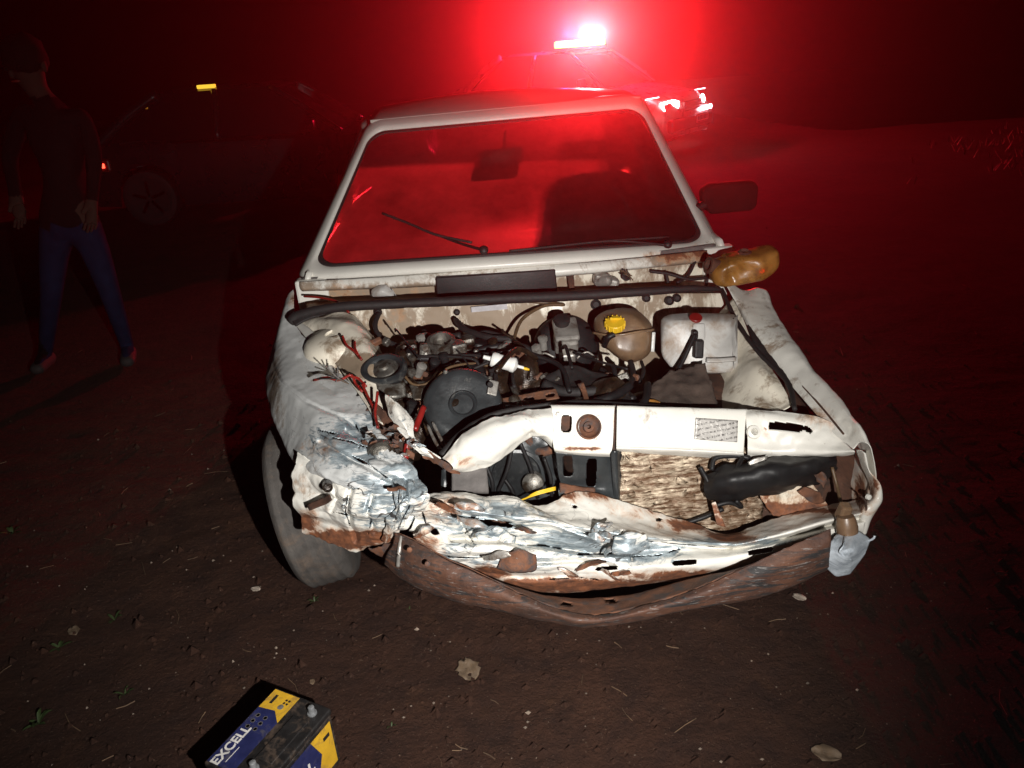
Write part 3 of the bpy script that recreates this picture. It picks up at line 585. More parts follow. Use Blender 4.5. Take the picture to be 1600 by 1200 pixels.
net('lower_panel', [
  [(655,762,.03),(705,766,.01),(770,776,.0),(845,785,.02),(905,768,.06),(990,790,.06),(1070,814,.04),(1138,834,.0),(1205,812,.0),(1290,790,.0),(1350,780,.0)],
  [(654,772,.0),(704,776,-.02),(768,785,-.03),(848,794,-.01),(920,800,-.02),(995,818,-.01),(1072,832,-.03),(1140,842,-.07),(1207,828,-.08),(1290,804,-.08),(1350,791,-.08)],
  [(650,790,-.04),(700,796,-.07),(764,803,-.09),(850,813,-.10),(935,830,-.10),(1000,838,-.11),(1075,846,-.11),(1140,852,-.12),(1210,838,-.13),(1290,815,-.14),(1352,801,-.13)],
  [(646,812,-.05),(694,822,-.06),(762,828,-.07),(846,838,-.07),(932,850,-.07),(1000,856,-.07),(1075,856,-.08),(1140,858,-.09),(1212,844,-.10),(1292,822,-.11),(1353,808,-.11)],
  [(640,828,-.05),(690,852,-.08),(760,862,-.10),(848,868,-.10),(932,872,-.09),(1004,874,-.10),(1075,874,-.12),(1142,870,-.13),(1214,852,-.14),(1294,830,-.15),(1352,816,-.14)],
  [(636,834,-.04),(690,870,-.07),(760,884,-.09),(848,898,-.10),(935,898,-.11),(1008,890,-.12),(1075,890,-.13),(1145,884,-.13),(1215,868,-.14),(1294,846,-.14),(1350,830,-.14)],
  [(632,838,-.03),(690,882,-.05),(765,905,-.05),(850,924,-.06),(938,919,-.07),(1010,910,-.08),(1080,902,-.09),(1150,893,-.09),(1215,880,-.10),(1292,860,-.10),(1345,840,-.11)],
  [(636,838,-.01),(695,884,-.02),(768,905,-.02),(850,926,-.02),(938,920,-.02),(1010,911,-.02),(1080,903,-.02),(1150,894,-.03),(1215,881,-.03),(1292,861,-.04),(1345,841,-.05)]], 380, 170, paint, car, .002, .8, .003,
  holes=((948,888,17,3.6,5,-.06), (1070,879,19,4.2,5,-.08), (1188,861,20,4.4,5,-.16), (678,830,9,5,2,.5), (770,818,34,5,2,.12), (898,792,4,3,2,0), (1029,812,5,3,3,0), (742,905,36,5,2,.2)), jag=.003,
  groove=[([(690,800),(760,808),(860,824),(950,838),(1000,847),(1140,855)], 6, .026), ([(705,842),(790,842),(850,850),(930,864),(985,860)], 8, .034), ([(680,868),(760,872),(830,880),(900,876),(960,884)], 6, .020), ([(740,896),(820,906),(900,902)], 5, .014), ([(972,832),(984,850),(988,872)], 5, .022), ([(690,790),(720,815),(735,850)], 6, .020)],
  slits=[([(700,806),(750,810),(800,817)], 1.5), ([(812,852),(850,852),(880,858)], 2.0), ([(905,866),(945,866),(975,860)], 2.4), ([(985,870),(1030,868),(1062,858)], 1.5), ([(700,870),(745,872)], 1.8), ([(800,884),(836,880)], 2.2), ([(728,826),(740,850)], 1.4), ([(860,905),(905,902),(935,906)], 1.3), ([(660,800),(668,826)], 2.2), ([(985,842),(1060,850),(1130,855)], 1.1)])
net('torn_flake', [[(740,824,-.09),(775,822,-.10),(815,834,-.09)], [(745,836,-.12),(778,838,-.13),(812,846,-.11)]], 24, 8, paint, car, .002, .8, .003, jag=.004)
net('torn_flake', [[(960,838,-.12),(985,832,-.13),(1010,836,-.12)], [(958,862,-.13),(985,866,-.15),(1016,858,-.12)]], 24, 12, paint, car, .002, .8, .004, jag=.004)
net('torn_flake', [[(780,872,-.11),(812,866,-.13),(840,870,-.11)], [(776,890,-.11),(808,894,-.12),(838,892,-.11)]], 24, 10, rust, car, .002, .8, .004, jag=.005, wear=False)
net('inner_panel', [[(650,790,.06),(850,812,.06),(1000,826,.06),(1140,850,.03),(1350,800,.03)], [(660,830,.06),(850,900,.06),(1000,890,.06),(1140,880,.03),(1340,830,.03)]], 40, 8, rust_dark, car, .003, 0, .004, wear=False)
# rusty bumper bar
net('bumper_bar', [
  [(616,832,-.04),(655,850,-.10),(700,876,-.15),(760,903,-.19),(820,932,-.22),(880,955,-.24),(930,963,-.25),(1000,949,-.25),(1080,924,-.25),(1150,893,-.24),(1220,860,-.24),(1298,826,-.22)],
  [(612,850,-.055),(650,874,-.12),(700,900,-.17),(760,922,-.21),(820,945,-.24),(880,964,-.26),(930,970,-.27),(1000,957,-.27),(1080,935,-.27),(1150,912,-.26),(1220,885,-.26),(1298,850,-.24)],
  [(604,870,-.05),(642,902,-.11),(698,928,-.16),(760,944,-.20),(820,960,-.23),(884,974,-.25),(930,978,-.26),(1000,967,-.26),(1080,949,-.26),(1150,935,-.25),(1220,916,-.25),(1296,882,-.23)],
  [(600,880,-.03),(640,912,-.09),(698,936,-.14),(760,950,-.18),(820,963,-.21),(884,976,-.23),(930,979,-.24),(1000,969,-.24),(1080,952,-.24),(1150,940,-.23),(1220,922,-.23),(1296,888,-.21)]], 200, 30, rust_scraped, car, .004, .25, .003, wear=False, jag=.002)
net('bumper_channel', [
  [(622,834,-.03),(660,850,-.06),(705,876,-.10),(765,903,-.15),(822,932,-.20),(880,955,-.235),(930,963,-.245),(1000,949,-.245),(1080,924,-.245),(1150,893,-.235),(1220,862,-.235),(1296,828,-.21)],
  [(640,842,-.01),(690,880,-.03),(750,905,-.05),(800,920,-.08),(850,930,-.11),(900,936,-.13),(950,934,-.14),(1010,924,-.14),(1080,905,-.14),(1150,890,-.14),(1220,866,-.15),(1296,835,-.16)],
  [(642,846,0),(692,884,-.01),(752,910,-.02),(802,925,-.04),(850,945,-.06),(900,948,-.08),(950,945,-.08),(1010,936,-.08),(1080,920,-.08),(1150,900,-.08),(1220,880,-.09),(1296,850,-.1)]], 160, 20, rust, car, .003, 0, .003, wear=False, holes=((885,944,10,3,4,0), (955,939,9,3,4,0)))
for (x, y, w, sx) in ((640,858,-.10,.012), (668,880,-.14,.03)):
    lathe('bumper_bolt', (x, y, w-.03), (0,-1,.2), [(.007,0),(.007,.006),(.004,.008)], rust, car, 8)
tube('bent_bracket', [(628,838,-.05),(624,860,-.08),(622,885,-.09)], .006, steel, car)
net('hanging_scrap', [[(575,858,.0),(600,852,-.02),(618,850,-.04)], [(588,868,.0),(606,872,-.02),(622,878,-.05)], [(596,872,.0),(612,880,-.02),(624,890,-.05)]], 24, 16, rust, car, .002, .5, .004, jag=.008, wear=False)

# ------------------------------------------------------------------ headlamp bay, image right, with the dangling indicator
net('headlamp_box', [[(1182,702,.10),(1262,702,.06),(1310,702,.06),(1358,706,.0)], [(1182,745,.12),(1262,745,.08),(1310,745,.08),(1364,745,.0)], [(1182,820,.10),(1262,805,.05),(1310,800,.05),(1366,795,-.02)]], 20, 20, rust_dark, car, .003, 0, .003, wear=False)
net('corner_panel', [
  [(1338,703,-.05),(1345,703,-.08),(1352,708,-.10),('L',.83,-.05,.64)],
  [(1346,728,-.06),(1353,730,-.10),(1360,738,-.11),('L',.835,-.05,.60)],
  [(1356,750,-.06),(1366,748,-.11),(1374,756,-.12),('L',.84,-.05,.56)],
  [(1358,774,-.06),(1368,776,-.12),(1378,778,-.12),('L',.845,-.05,.53)],
  [(1342,782,-.04),(1352,792,-.13),(1370,796,-.13),('L',.84,-.05,.48)],
  [(1338,800,-.06),(1346,806,-.13),(1362,810,-.13),('L',.835,-.05,.44)],
  [(1336,828,-.08),(1344,836,-.12),(1352,838,-.12),('L',.82,-.05,.40)]], 24, 80, paint, car, .002, 0, .002, extra=(0,.1,0))
lathe('corner_bolt', (1356,776,-.125), (.2,-1,.2), [(.008,0),(.007,.006),(.003,.007)], paint, car, 14)
tube('corner_split', [(1345,775,-.135),(1352,782,-.14),(1354,792,-.14),(1352,802,-.135)], .0025, rust_dark, car, 12, 5)
ind = bm_obj('indicator_lamp', box_bm([((1318,800,-.16),(.028,.03,.05),(10,8,0))], .006), tea, car)
lathe('lamp_collar', (1322,812,-.18), (.1,-.25,-1), [(.020,-.01),(.024,.0),(.027,.02),(.026,.034),(.02,.036)], tea, ind, 24)
lens_pts = [(1304,838,-.20),(1318,828,-.18),(1338,828,-.19),(1352,836,-.20),(1361,843,-.21),(1352,866,-.24),(1332,882,-.25),(1328,898,-.24),(1306,902,-.23),(1282,880,-.22),(1288,860,-.22),
            (1306,836,-.15),(1350,836,-.15),(1334,890,-.17),(1290,880,-.17),(1326,862,-.275)]
ln = hull('lamp_lens', lens_pts, lamp_plastic, ind, .004, 2, False)
tube('lens_crease', [(1320,838,-.215),(1318,852,-.255),(1312,864,-.262),(1332,876,-.262)], .0018, lamp_plastic, ln)
hull('lamp_reflector', [(1304,846,-.19),(1346,844,-.19),(1338,880,-.22),(1296,880,-.21),(1318,840,-.17),(1318,868,-.245),(1322,892,-.21),(1318,866,-.16)], mk('dull_reflector', (.62,.66,.70), .38, .45, .25, 12, .05, 30), ln, .003, 1, False)
tube('lens_tab', [(1354,846,-.21),(1364,842,-.22),(1367,837,-.22)], .003, lamp_plastic, ln, 8, 6)

# ------------------------------------------------------------------ radiator, duct, shroud
def rad_mat():
    m, t, n, b = base_mat('crushed_radiator_fins')
    s = objco(t, (1, 1, 9)); k = noi(t, 15, 7, .68, s, .35)
    c = mixc(t, ramp(t, k, .42, .60), (.11,.058,.030), (.66,.55,.41)); c = mixc(t, mth(t, 'MULTIPLY', ramp(t, noi(t, 7, 6, .75), .44, .62), .85), c, (.12,.055,.022))
    t.links.new(c, b.inputs['Base Color']); b.inputs['Metallic'].default_value = .3; b.inputs['Roughness'].default_value = .45
    bump(t, b, k, .5, .01); return m
radm = rad_mat()
rv2, rf2 = [], []
RW, RH = 60, 150
tl, tr_, bl_, br_ = P(966,700,.14), P(1182,708,.14), P(968,842,.10), P(1182,845,.12)
for j in range(RH):
    for i in range(RW):
        p = tl.lerp(tr_, i/(RW-1)).lerp(bl_.lerp(br_, i/(RW-1)), j/(RH-1))
        z = .003*math.sin(j*math.pi*.5)+0.011*abs(noise.noise(Vector((p.x*14, 3, p.z*120))))+.004*noise.noise(p*25)
        rv2.append(p+Vector((0, -z, .003*noise.noise(p*40))))
        if i and j: rf2.append(((j-1)*RW+i-1, (j-1)*RW+i, j*RW+i, j*RW+i-1))
rd = mesh_obj('radiator', rv2, rf2, radm, car, True); s_ = rd.modifiers.new('thickness', 'SOLIDIFY'); s_.thickness = .035; s_.offset = -1
boxes('radiator_tank', [(P(974,772,.13)+Vector((-.015,0,0)), (.03,.06,.32), (0,-2,0)), (P(1188,775,.13), (.035,.05,.30), (0,3,0))], plastic, rd, .01, 3)
net('radiator_bracket', [[(868,706,.09),(900,708,.085),(935,708,.09),(952,706,.10)], [(872,740,.095),(900,742,.09),(936,742,.095),(958,740,.10)], [(876,756,.095),(902,760,.09),(938,762,.095),(962,760,.10)], [(872,766,.08),(902,772,.07),(938,778,.075),(966,782,.09)], [(874,778,.07),(902,784,.065),(938,788,.07),(966,790,.09)]], 80, 70, slate, car, .003, 0, .003, holes=((924,738,8,22,5,.04), (887,728,8,16,5,-.05)), wear=False)
net('bracket_rust', [[(874,755,.086),(905,760,.080),(930,762,.083)], [(875,770,.062),(905,776,.055),(930,780,.06)]], 20, 8, rust, car, .002, 0, .003, wear=False)
net('radiator_flank', [[(954,704,.09),(962,704,.085),(968,704,.10)], [(956,740,.09),(964,740,.085),(969,740,.10)], [(960,785,.09),(966,786,.085),(970,786,.10)]], 12, 20, slate, car, .003, 0, .001, wear=False)
tube('bent_pipe', [(824,682,.20),(836,700,.20),(850,706,.18),(866,700,.17)], .014, rust, car)
net('fan_shroud', [[(690,735,.16),(760,700,.19),(830,680,.20),(880,690,.19)], [(690,770,.14),(760,745,.17),(830,730,.18),(880,735,.17)], [(700,800,.12),(760,790,.15),(830,790,.16),(880,790,.15)]], 40, 30, slate, car, .003, 0, .008, wear=False)
lathe('fan_ring', (806,742,.12), (0,-1,.15), [(.075,0),(.080,.012),(.072,.015),(.066,.0)], slate, car, 36)
lathe('fan_motor', (834,752,.11), (-.2,-1,.3), [(.030,0),(.030,.03),(.018,.04),(.008,.042)], dirty_alu, car, 24)
for a, b_ in (((760,728),(770,776)), ((800,700),(776,772)), ((812,690),(840,778)), ((786,745),(806,786)), ((850,715),(862,775))): tube('shroud_spoke', [(a[0],a[1],.11),((a[0]+b_[0])/2+4,(a[1]+b_[1])/2,.10),(b_[0],b_[1],.10)], .006, plastic, car, 12, 6)
net('shroud_plate', [[(706,740,.06),(735,733,.06),(760,726,.07)], [(706,770,.05),(735,770,.05),(764,772,.06)]], 16, 12, gasket, car, .003, .3, .003, wear=False)
for k in range(3): tube('yellow_wire', [(812+4*k,782-k,.03),(838,773-2*k,.02),(868,765-2*k,.03)], .0022, yellow_pl, car, 14, 5)
# black corrugated duct
net('air_duct', [[(1102,748,.05),(1128,728,.05),(1165,722,.05),(1220,714,.05),(1270,710,.05),(1305,712,.06)], [(1100,762,.03),(1128,745,.0),(1166,738,-.02),(1222,728,-.03),(1272,722,-.01),(1306,716,.03)], [(1102,774,.03),(1132,766,-.01),(1170,758,-.03),(1225,750,-.035),(1276,738,-.02),(1308,726,.02)], [(1108,782,.05),(1138,782,.03),(1176,776,.02),(1230,768,.02),(1280,752,.02),(1308,736,.05)]], 60, 24, plastic, car, .004, 0, .010, wear=False, jag=.004)
hull('duct_clamp', [(1098,742,.05),(1118,735,.03),(1142,742,.02),(1150,775,.02),(1128,786,.03),(1104,778,.05),(1120,755,-.01)], plastic, car, .006, 2)
for pts in ([(1094,730,.05),(1102,744,.04),(1108,755,.03)], [(1112,735,.05),(1118,716,.07),(1150,712,.07),(1172,716,.06)], [(1118,790,.03),(1140,785,.03),(1158,792,.03),(1150,782,.02)], [(1070,818,.05),(1100,808,.05),(1130,795,.04)], [(1150,735,.02),(1160,715,.06)]): tube('duct_strap', pts, .007, plastic, car, 14, 6)
net('foil_patch', [[(1168,722,.03),(1180,716,.03),(1200,712,.03)], [(1172,730,.02),(1186,728,.02),(1194,726,.02)]], 10, 6, steel, car, .002, 1, .004, wear=False)
net('panel_scrap', [[(1112,786,-.01),(1118,784,-.01)], [(1120,820,-.03),(1134,824,-.03)]], 6, 14, paint, car, .002, 0, .002, extra=(0,.45,0))
net('panel_scrap', [[(1186,770,.04),(1215,766,.03),(1262,755,.02),(1280,770,.01)], [(1196,790,.03),(1225,792,.02),(1270,782,.01),(1292,790,.0)], [(1208,806,.02),(1235,806,.01),(1270,798,.0),(1290,798,.0)]], 40, 24, bay_paint, car, .002, 0, .006, extra=(0,.5,.3), jag=.004)
net('panel_scrap', [[(1246,768,.0),(1262,762,-.01),(1282,772,-.01)], [(1260,782,-.01),(1276,788,-.02),(1290,784,-.01)]], 14, 10, rust, car, .002, 0, .005, wear=False, jag=.004)
net('rust_scrap', [[(1272,742,-.02),(1286,738,-.03),(1292,748,-.03)], [(1276,752,-.02),(1284,756,-.03),(1286,764,-.03)]], 8, 6, rust, car, .002, 0, .003, wear=False, jag=.003)
tube('lamp_wire', [(1300,730,.0),(1308,760,-.03),(1314,785,-.08),(1318,800,-.14)], .005, brown_wire, car, 20, 6)

# ------------------------------------------------------------------ engine bay
def blk(items, name, mat, bev=.008): return boxes(name, items, mat, car, bev, 2)
eb = bmesh.new()
for (x, y, w, a, b_, c_) in ((640,640,.46,.16,.15,.13), (720,620,.50,.15,.15,.13), (800,630,.46,.13,.16,.12), (690,585,.60,.15,.08,.09), (600,630,.40,.09,.09,.09), (890,650,.40,.16,.14,.09), (770,590,.58,.10,.09,.08), (960,660,.34,.14,.12,.08)):
    b2 = sphere_bm((x, y, w), a, b_, c_, 4, .55, 30); me_ = bpy.data.meshes.new('t'); b2.to_mesh(me_); b2.free(); eb.from_mesh(me_); bpy.data.meshes.remove(me_)
eng = bm_obj('engine', eb, oily, car, True)
for it, mt in (([((680,545,.60),(.20,.07,.05),(0,4,0))], oily), ([((720,538,.62),(.10,.06,.05),(0,-6,0))], dirty_alu), ([((640,548,.58),(.06,.05,.06))], oily), ([((755,545,.58),(.07,.06,.05),(0,15,0))], plastic)): boxes('carburettor', it, mt, eng, .012, 2)
for k in range(40):          # bolts, unions and lugs over the block
    x = random.uniform(590, 850); y = random.uniform(530, 640); w = .60-.30*(y-530)/110+random.uniform(-.03,.02)
    lathe('engine_fitting', (x, y, w-.03), (random.uniform(-.6,.6), random.uniform(-.6,-.1), 1), [(.012*random.uniform(.6,1.5),-.03),(.012,0),(.016,.004),(.016,.014),(.008,.018)], random.choice((oily, dirty_alu, plastic, oily, steel)), eng, random.choice((6, 16)))
vc = boxes('valve_cover', [((690,556,.56),(.30,.10,.05),(8,3,0)), ((690,549,.56),(.26,.05,.03),(8,3,0))], oily, eng, .016, 3)
for k in range(5): lathe('cover_bolt', P(640+26*k,556-1.2*k,.50), (0,-.2,1), [(.010,-.01),(.010,.004),(.006,.012)], dirty_alu, vc, 6)
for k in range(4): boxes('manifold_runner', [((620+34*k,585+2*k,.47),(.035,.10,.035),(25,0,-8+6*k))], rust if k % 2 else dirty_alu, eng, .012, 2)
dsb = lathe('distributor', (742,588,.40), (.1,-.5,.9), [(.030,-.05),(.032,.0),(.036,.006),(.034,.02),(.026,.032),(.012,.036)], plastic, eng, 24)
for k in range(4):
    a = 1.5*k; tube('ignition_lead', [P(742+9*math.cos(a),580+4*math.sin(a),.385), P(735+20*k,560-3*k,.42), P(650+28*k,556,.50)], .0045, rubber, dsb, 20, 6)
cb = lathe('carburettor_body', (690,540,.52), (0,-.3,1), [(.05,-.05),(.05,-.02),(.036,-.015),(.036,.01),(.046,.014),(.046,.022),(.034,.026),(.030,.0)], dirty_alu, eng, 28)
boxes('choke_unit', [((664,548,.51),(.035,.03,.05),(0,10,0))], dirty_alu, cb, .008, 2)
boxes('float_chamber', [((715,545,.50),(.05,.05,.045),(0,0,20))], dirty_alu, cb, .008, 2)
net('heat_shield', [[(760,548,.52),(790,540,.54),(822,548,.52)], [(764,566,.48),(792,562,.49),(818,570,.47)]], 16, 10, rust, car, .002, 0, .006, wear=False, jag=.004)
net('engine_bracket', [[(640,600,.38),(660,596,.38),(676,606,.36)], [(646,626,.33),(662,626,.33),(674,630,.32)]], 12, 10, dirty_alu, car, .004, 0, .004, wear=False, jag=.002)
lathe('oil_cap', (665,533,.60), (0,-.4,1), [(.02,-.02),(.028,.0),(.028,.014),(.02,.018)], dirty_alu, eng, 20)
bl = lathe('intake_flange', (601,578,.40), (-.2,-.35,.9), [(.060,-.02),(.070,.0),(.070,.010),(.060,.014),(.050,.010),(.044,-.012)], slate, car, 36, 1.1, .85)
lathe('flange_core', (601,576,.41), (-.2,-.35,.9), [(.044,-.01),(.040,.006),(.02,.010),(.016,.02),(.01,.02)], dirty_alu, bl, 24)
net('intake_pipe', [[(588,598,.36),(615,602,.35),(632,598,.36)], [(592,620,.32),(614,624,.31),(632,620,.33)]], 14, 8, dirty_alu, car, .02, 0, .006, wear=False)
# air-filter pan: slate disc standing on edge, cut straight at the back
def filt():
    c = P(723,632,.27); ax = Vector((.05,-.72,.60)); x, y, z = frame_of(ax); y = -y; v, f = [], []; seg = 64
    prof = [(.0,.004),(.030,.004),(.034,.014),(.038,.016),(.043,.010),(.085,.016),(.104,.014),(.114,.004),(.117,-.012),(.112,-.022),(.0,-.022)]
    for r, h in prof:
        for k in range(seg):
            a = 2*math.pi*k/seg; px_, py_ = r*math.cos(a), r*math.sin(a)*.96; v.append(c+x*px_+y*py_+z*h)
    for i in range(len(prof)-1):
        for k in range(seg): f.append((i*seg+k, i*seg+(k+1) % seg, (i+1)*seg+(k+1) % seg, (i+1)*seg+k))
    o = mesh_obj('air_filter_pan', v, f, slate, car); soften(o, 45); return o, c, x, y, z
fo, fc, fx, fy, fz = filt()
for k in range(5): # rim clips
    a = math.radians(70+72*k); q = fc+fx*.112*math.cos(a)+fy*.108*math.sin(a); lathe('rim_clip', q, fz, [(.007,-.004),(.008,.010),(.004,.014)], dirty_alu, fo, 10)
boxes('filter_lug', [(P(770,606,.28),(.03,.008,.045),(-35,25,10))], steel, fo, .004); lathe('lug_hole', P(766,601,.262), (0,-.7,.7), [(.009,-.002),(.008,.003),(.004,.003)], rubber, fo, 16)
for pts in ([(676,660,.22),(688,684,.17),(697,700,.14)], [(668,664,.22),(680,690,.16),(690,704,.13)]): tube('filter_strut', pts, .005, steel, fo, 10, 6)
# slotted rusty bar
net('slotted_bar', [[(780,624,.30),(830,614,.30),(868,608,.30)], [(786,640,.26),(832,630,.26),(874,622,.26)]], 60, 14, rust, car, .004, 0, .002, holes=((860,618,7,2.6,4,-.15), (826,624,9,3,4,-.15)), wear=False)
net('rusty_hook', [[(902,600,.32),(912,598,.31)], [(910,616,.27),(918,616,.27)], [(914,636,.20),(922,636,.20)]], 5, 14, rust, car, .005, 0, .002, wear=False)
# fuel filter
ff = lathe('fuel_filter', (768,561,.375), P(812,573,.36)-P(768,561,.375), [(.006,-.025),(.007,-.004),(.020,.0),(.023,.005),(.023,.018),(.021,.021),(.021,.058),(.023,.061),(.023,.072),(.014,.078),(.005,.082),(.005,.100)], white_pl, car, 28)
lathe('brass_nipple', (817,575,.36), P(827,578,.36)-P(812,574,.36), [(.004,0),(.005,.01),(.003,.02)], yellow_pl, ff, 10)
# brake servo and master cylinder
sv = lathe('brake_servo', (885,545,.74), (.02,-.93,.30), [(.05,-.04),(.108,-.03),(.118,-.012),(.118,.0),(.108,.012),(.09,.026),(.05,.034),(.03,.04)], plastic, car, 48)
mc = blk([((884,515,.62),(.082,.10,.022),(25,0,0)), ((884,535,.62),(.078,.06,.05),(25,0,0)), ((886,556,.60),(.05,.06,.045),(10,0,0))], 'master_cylinder', steel, .008)
lathe('reservoir_cap', (878,502,.63), (0,-.3,1), [(.024,-.01),(.027,.0),(.027,.012),(.02,.015)], rubber, mc, 24)
for pts in ([(833,580,.50),(838,562,.54),(850,552,.56),(866,558,.56)], [(932,560,.56),(918,550,.56),(906,556,.56),(902,560,.56)]): tube('brake_pipe', pts, .0035, steel, car, 24, 6)
# expansion tank with yellow cap
def bottle(name, pts, mat, bev): return hull(name, pts, mat, car, bev, 4)
ex = bottle('expansion_tank', [(922,505,.62),(935,487,.64),(965,478,.66),(998,482,.66),(1020,505,.62),(1025,530,.58),(1015,560,.55),(985,570,.54),(958,558,.55),(935,530,.58),
   (945,495,.56),(985,492,.55),(1012,515,.53),(1008,548,.50),(975,558,.49),(952,540,.51), (940,520,.72),(1010,520,.72),(975,550,.68)], tea, .018)
cp = lathe('tank_cap', (961,506,.525), (-.05,-.35,.94), [(.024,-.018),(.030,-.014),(.031,.006),(.029,.009),(.010,.0095)], yellow_pl, ex, 24, smooth=False)
boxes('cap_grip', [(P(962,498,.528), (.044,.010,.010), (0,10,20))], yellow_pl, cp, .003)
for k in range(14):
    a = 2*math.pi*k/14; X, Y, Z = frame_of((-.05,-.35,.94)); q = P(961,506,.525)+X*.031*math.cos(a)+Y*.031*math.sin(a); boxes('cap_rib', [(q, (.004,.004,.020))], yellow_pl, cp, .001, 1)
tube('tank_rib', [(926,520,.565),(960,524,.498),(1000,518,.50),(1022,515,.555)], .004, tea, ex, 24, 6)
net('tank_seam', [[(1019,519,.545),(1024,519,.545)], [(1017,549,.525),(1022,550,.525)]], 3, 6, white_pl, ex, .004, 0, 0, wear=False)
for pts, r in (([(944,540,.53),(950,528,.50),(960,522,.50)], .010), ([(948,560,.50),(958,572,.44),(962,590,.40)], .008), ([(985,565,.52),(990,585,.46),(984,602,.40)], .010), ([(1002,565,.52),(1006,580,.46),(1000,598,.40)], .006), ([(940,578,.5),(958,598,.42),(975,612,.36),(990,625,.3)], .013)): tube('coolant_hose', pts, r, plastic, car, 20, 8)
# washer tank, milky, with red cap and pump
wt = bottle('washer_tank', [(1031,498,.60),(1045,490,.62),(1070,488,.62),(1032,555,.52),(1050,578,.50),(1085,576,.48),(1150,490,.60),(1153,500,.58),(1152,560,.50),(1148,582,.48),(1108,585,.47),(1104,560,.48),
   (1040,502,.54),(1074,500,.53),(1148,505,.53),(1104,505,.53),(1040,500,.70),(1150,495,.70),(1045,560,.66),(1150,575,.62)], milky, .014)
lathe('washer_cap', (1087,497,.545), (0,-.4,1), [(.018,-.01),(.021,.0),(.021,.004),(.019,.006)], red_pl, wt, 24)
hull('tank_neck', [(1082,505,.52),(1102,505,.52),(1082,530,.50),(1102,530,.50),(1082,505,.56),(1102,505,.56),(1084,540,.53),(1102,540,.53)], milky, wt, .006, 2)
boxes('washer_pump', [((1091,545,.475),(.03,.03,.06),(-15,5,0)), ((1086,523,.485),(.018,.02,.03))], plastic, wt, .006, 2)
tube('washer_hose', [(1086,522,.48),(1078,540,.46),(1068,562,.44),(1058,580,.42)], .007, plastic, wt, 16, 8)
net('tank_ridge', [[(1104,560,.462),(1125,560,.462),(1150,558,.472)], [(1104,566,.452),(1125,566,.452),(1150,564,.462)]], 10, 4, milky, wt, .006, 0, 0, wear=False)
# dark torn felt sheet and bits in front of it
net('felt_sheet', [[(1008,612,.34),(1035,590,.38),(1070,578,.40),(1100,566,.40)], [(1020,630,.28),(1045,615,.31),(1080,605,.32),(1112,600,.33)], [(1030,642,.22),(1055,640,.23),(1090,636,.24),(1120,630,.26)], [(1040,655,.18),(1065,655,.18),(1100,655,.18),(1142,650,.18)]], 44, 40, mk('dark_felt', (.05,.034,.026), .9, 0, .4, 14, .5, 120), car, .004, .0, .012, wear=False, jag=.008)
net('radiator_hose_cover', [[(850,590,.42),(890,572,.45),(930,580,.42),(960,592,.38)], [(845,604,.38),(890,592,.40),(935,600,.36),(980,612,.32)], [(840,618,.34),(890,615,.33),(940,618,.30),(990,630,.26)]], 40, 24, rubber, car, .005, 0, .010, wear=False)
lathe('alternator', (955,618,.32), (.6,-.6,.3), [(.02,-.05),(.05,-.045),(.055,-.02),(.055,.02),(.045,.035),(.02,.04)], oily, car, 28)
net('brown_strap', [[(998,625,.27),(1020,624,.27),(1032,628,.26)], [(998,628,.26),(1018,629,.26),(1030,632,.25)]], 12, 4, amber_pl, car, .003, 0, .002, wear=False)
# hoses, pipes and looms over the engine
HOSES = [([(592,490,.80),(586,508,.74),(594,526,.70),(620,540,.66),(645,545,.62),(668,535,.60)], .009, rubber), ([(800,530,.56),(770,528,.58),(745,522,.62),(722,512,.68),(712,500,.76)], .011, rubber),
  ([(720,560,.52),(760,545,.54),(800,540,.54),(828,548,.52),(830,570,.50)], .012, plastic), ([(700,590,.42),(740,570,.46),(772,562,.47)], .008, rubber), ([(775,575,.44),(774,590,.40),(772,615,.34)], .007, rubber),
  ([(640,560,.5),(690,560,.5),(730,555,.52),(760,560,.5)], .010, plastic), ([(640,592,.40),(660,604,.36),(690,600,.36),(700,585,.38)], .006, oily), ([(815,470,.80),(880,476,.80),(850,478,.78),(815,500,.70),(800,540,.56)], .006, brown_wire),
  ([(630,585,.40),(645,600,.37),(665,600,.36),(682,588,.36)], .004, brown_wire), ([(682,592,.33),(700,575,.36),(735,568,.40),(765,572,.43)], .004, brown_wire), ([(722,505,.76),(726,520,.68),(732,540,.60)], .005, brown_wire),
  ([(690,520,.66),(720,530,.62),(760,520,.64),(800,532,.58)], .009, rubber), ([(850,600,.38),(880,612,.34),(920,612,.32),(960,608,.33)], .016, rubber), ([(920,632,.24),(960,618,.27),(985,602,.32)], .014, plastic), ([(660,520,.68),(690,528,.64),(720,525,.62)], .014, rubber), ([(1000,640,.2),(1010,620,.26),(1012,600,.32)], .012, plastic),
  ([(790,640,.2),(840,640,.2),(900,632,.22),(980,636,.2),(1040,640,.2)], .014, rubber), ([(800,600,.36),(806,615,.32),(812,635,.26)], .010, dirty_alu), ([(610,640,.24),(622,656,.2),(640,668,.18)], .010, oily)]
for pts, r, mt in HOSES: tube('hose', pts, r, mt, car, None, 8, .12)
for a in range(9):
    x0, y0 = random.uniform(590,900), random.uniform(515,560); x1, y1 = x0+random.uniform(-70,90), y0+random.uniform(20,80); ww = .58-.28*(y0-515)/110
    tube('hose', [(x0,y0,ww),((x0+x1)/2+random.uniform(-20,20),(y0+y1)/2-random.uniform(0,25),ww-.07),(x1,y1,max(.22,ww-.18))], random.choice((.003,.004,.006,.008)), random.choice((rubber, oily, plastic, rubber, oily)), car, 18, 6)
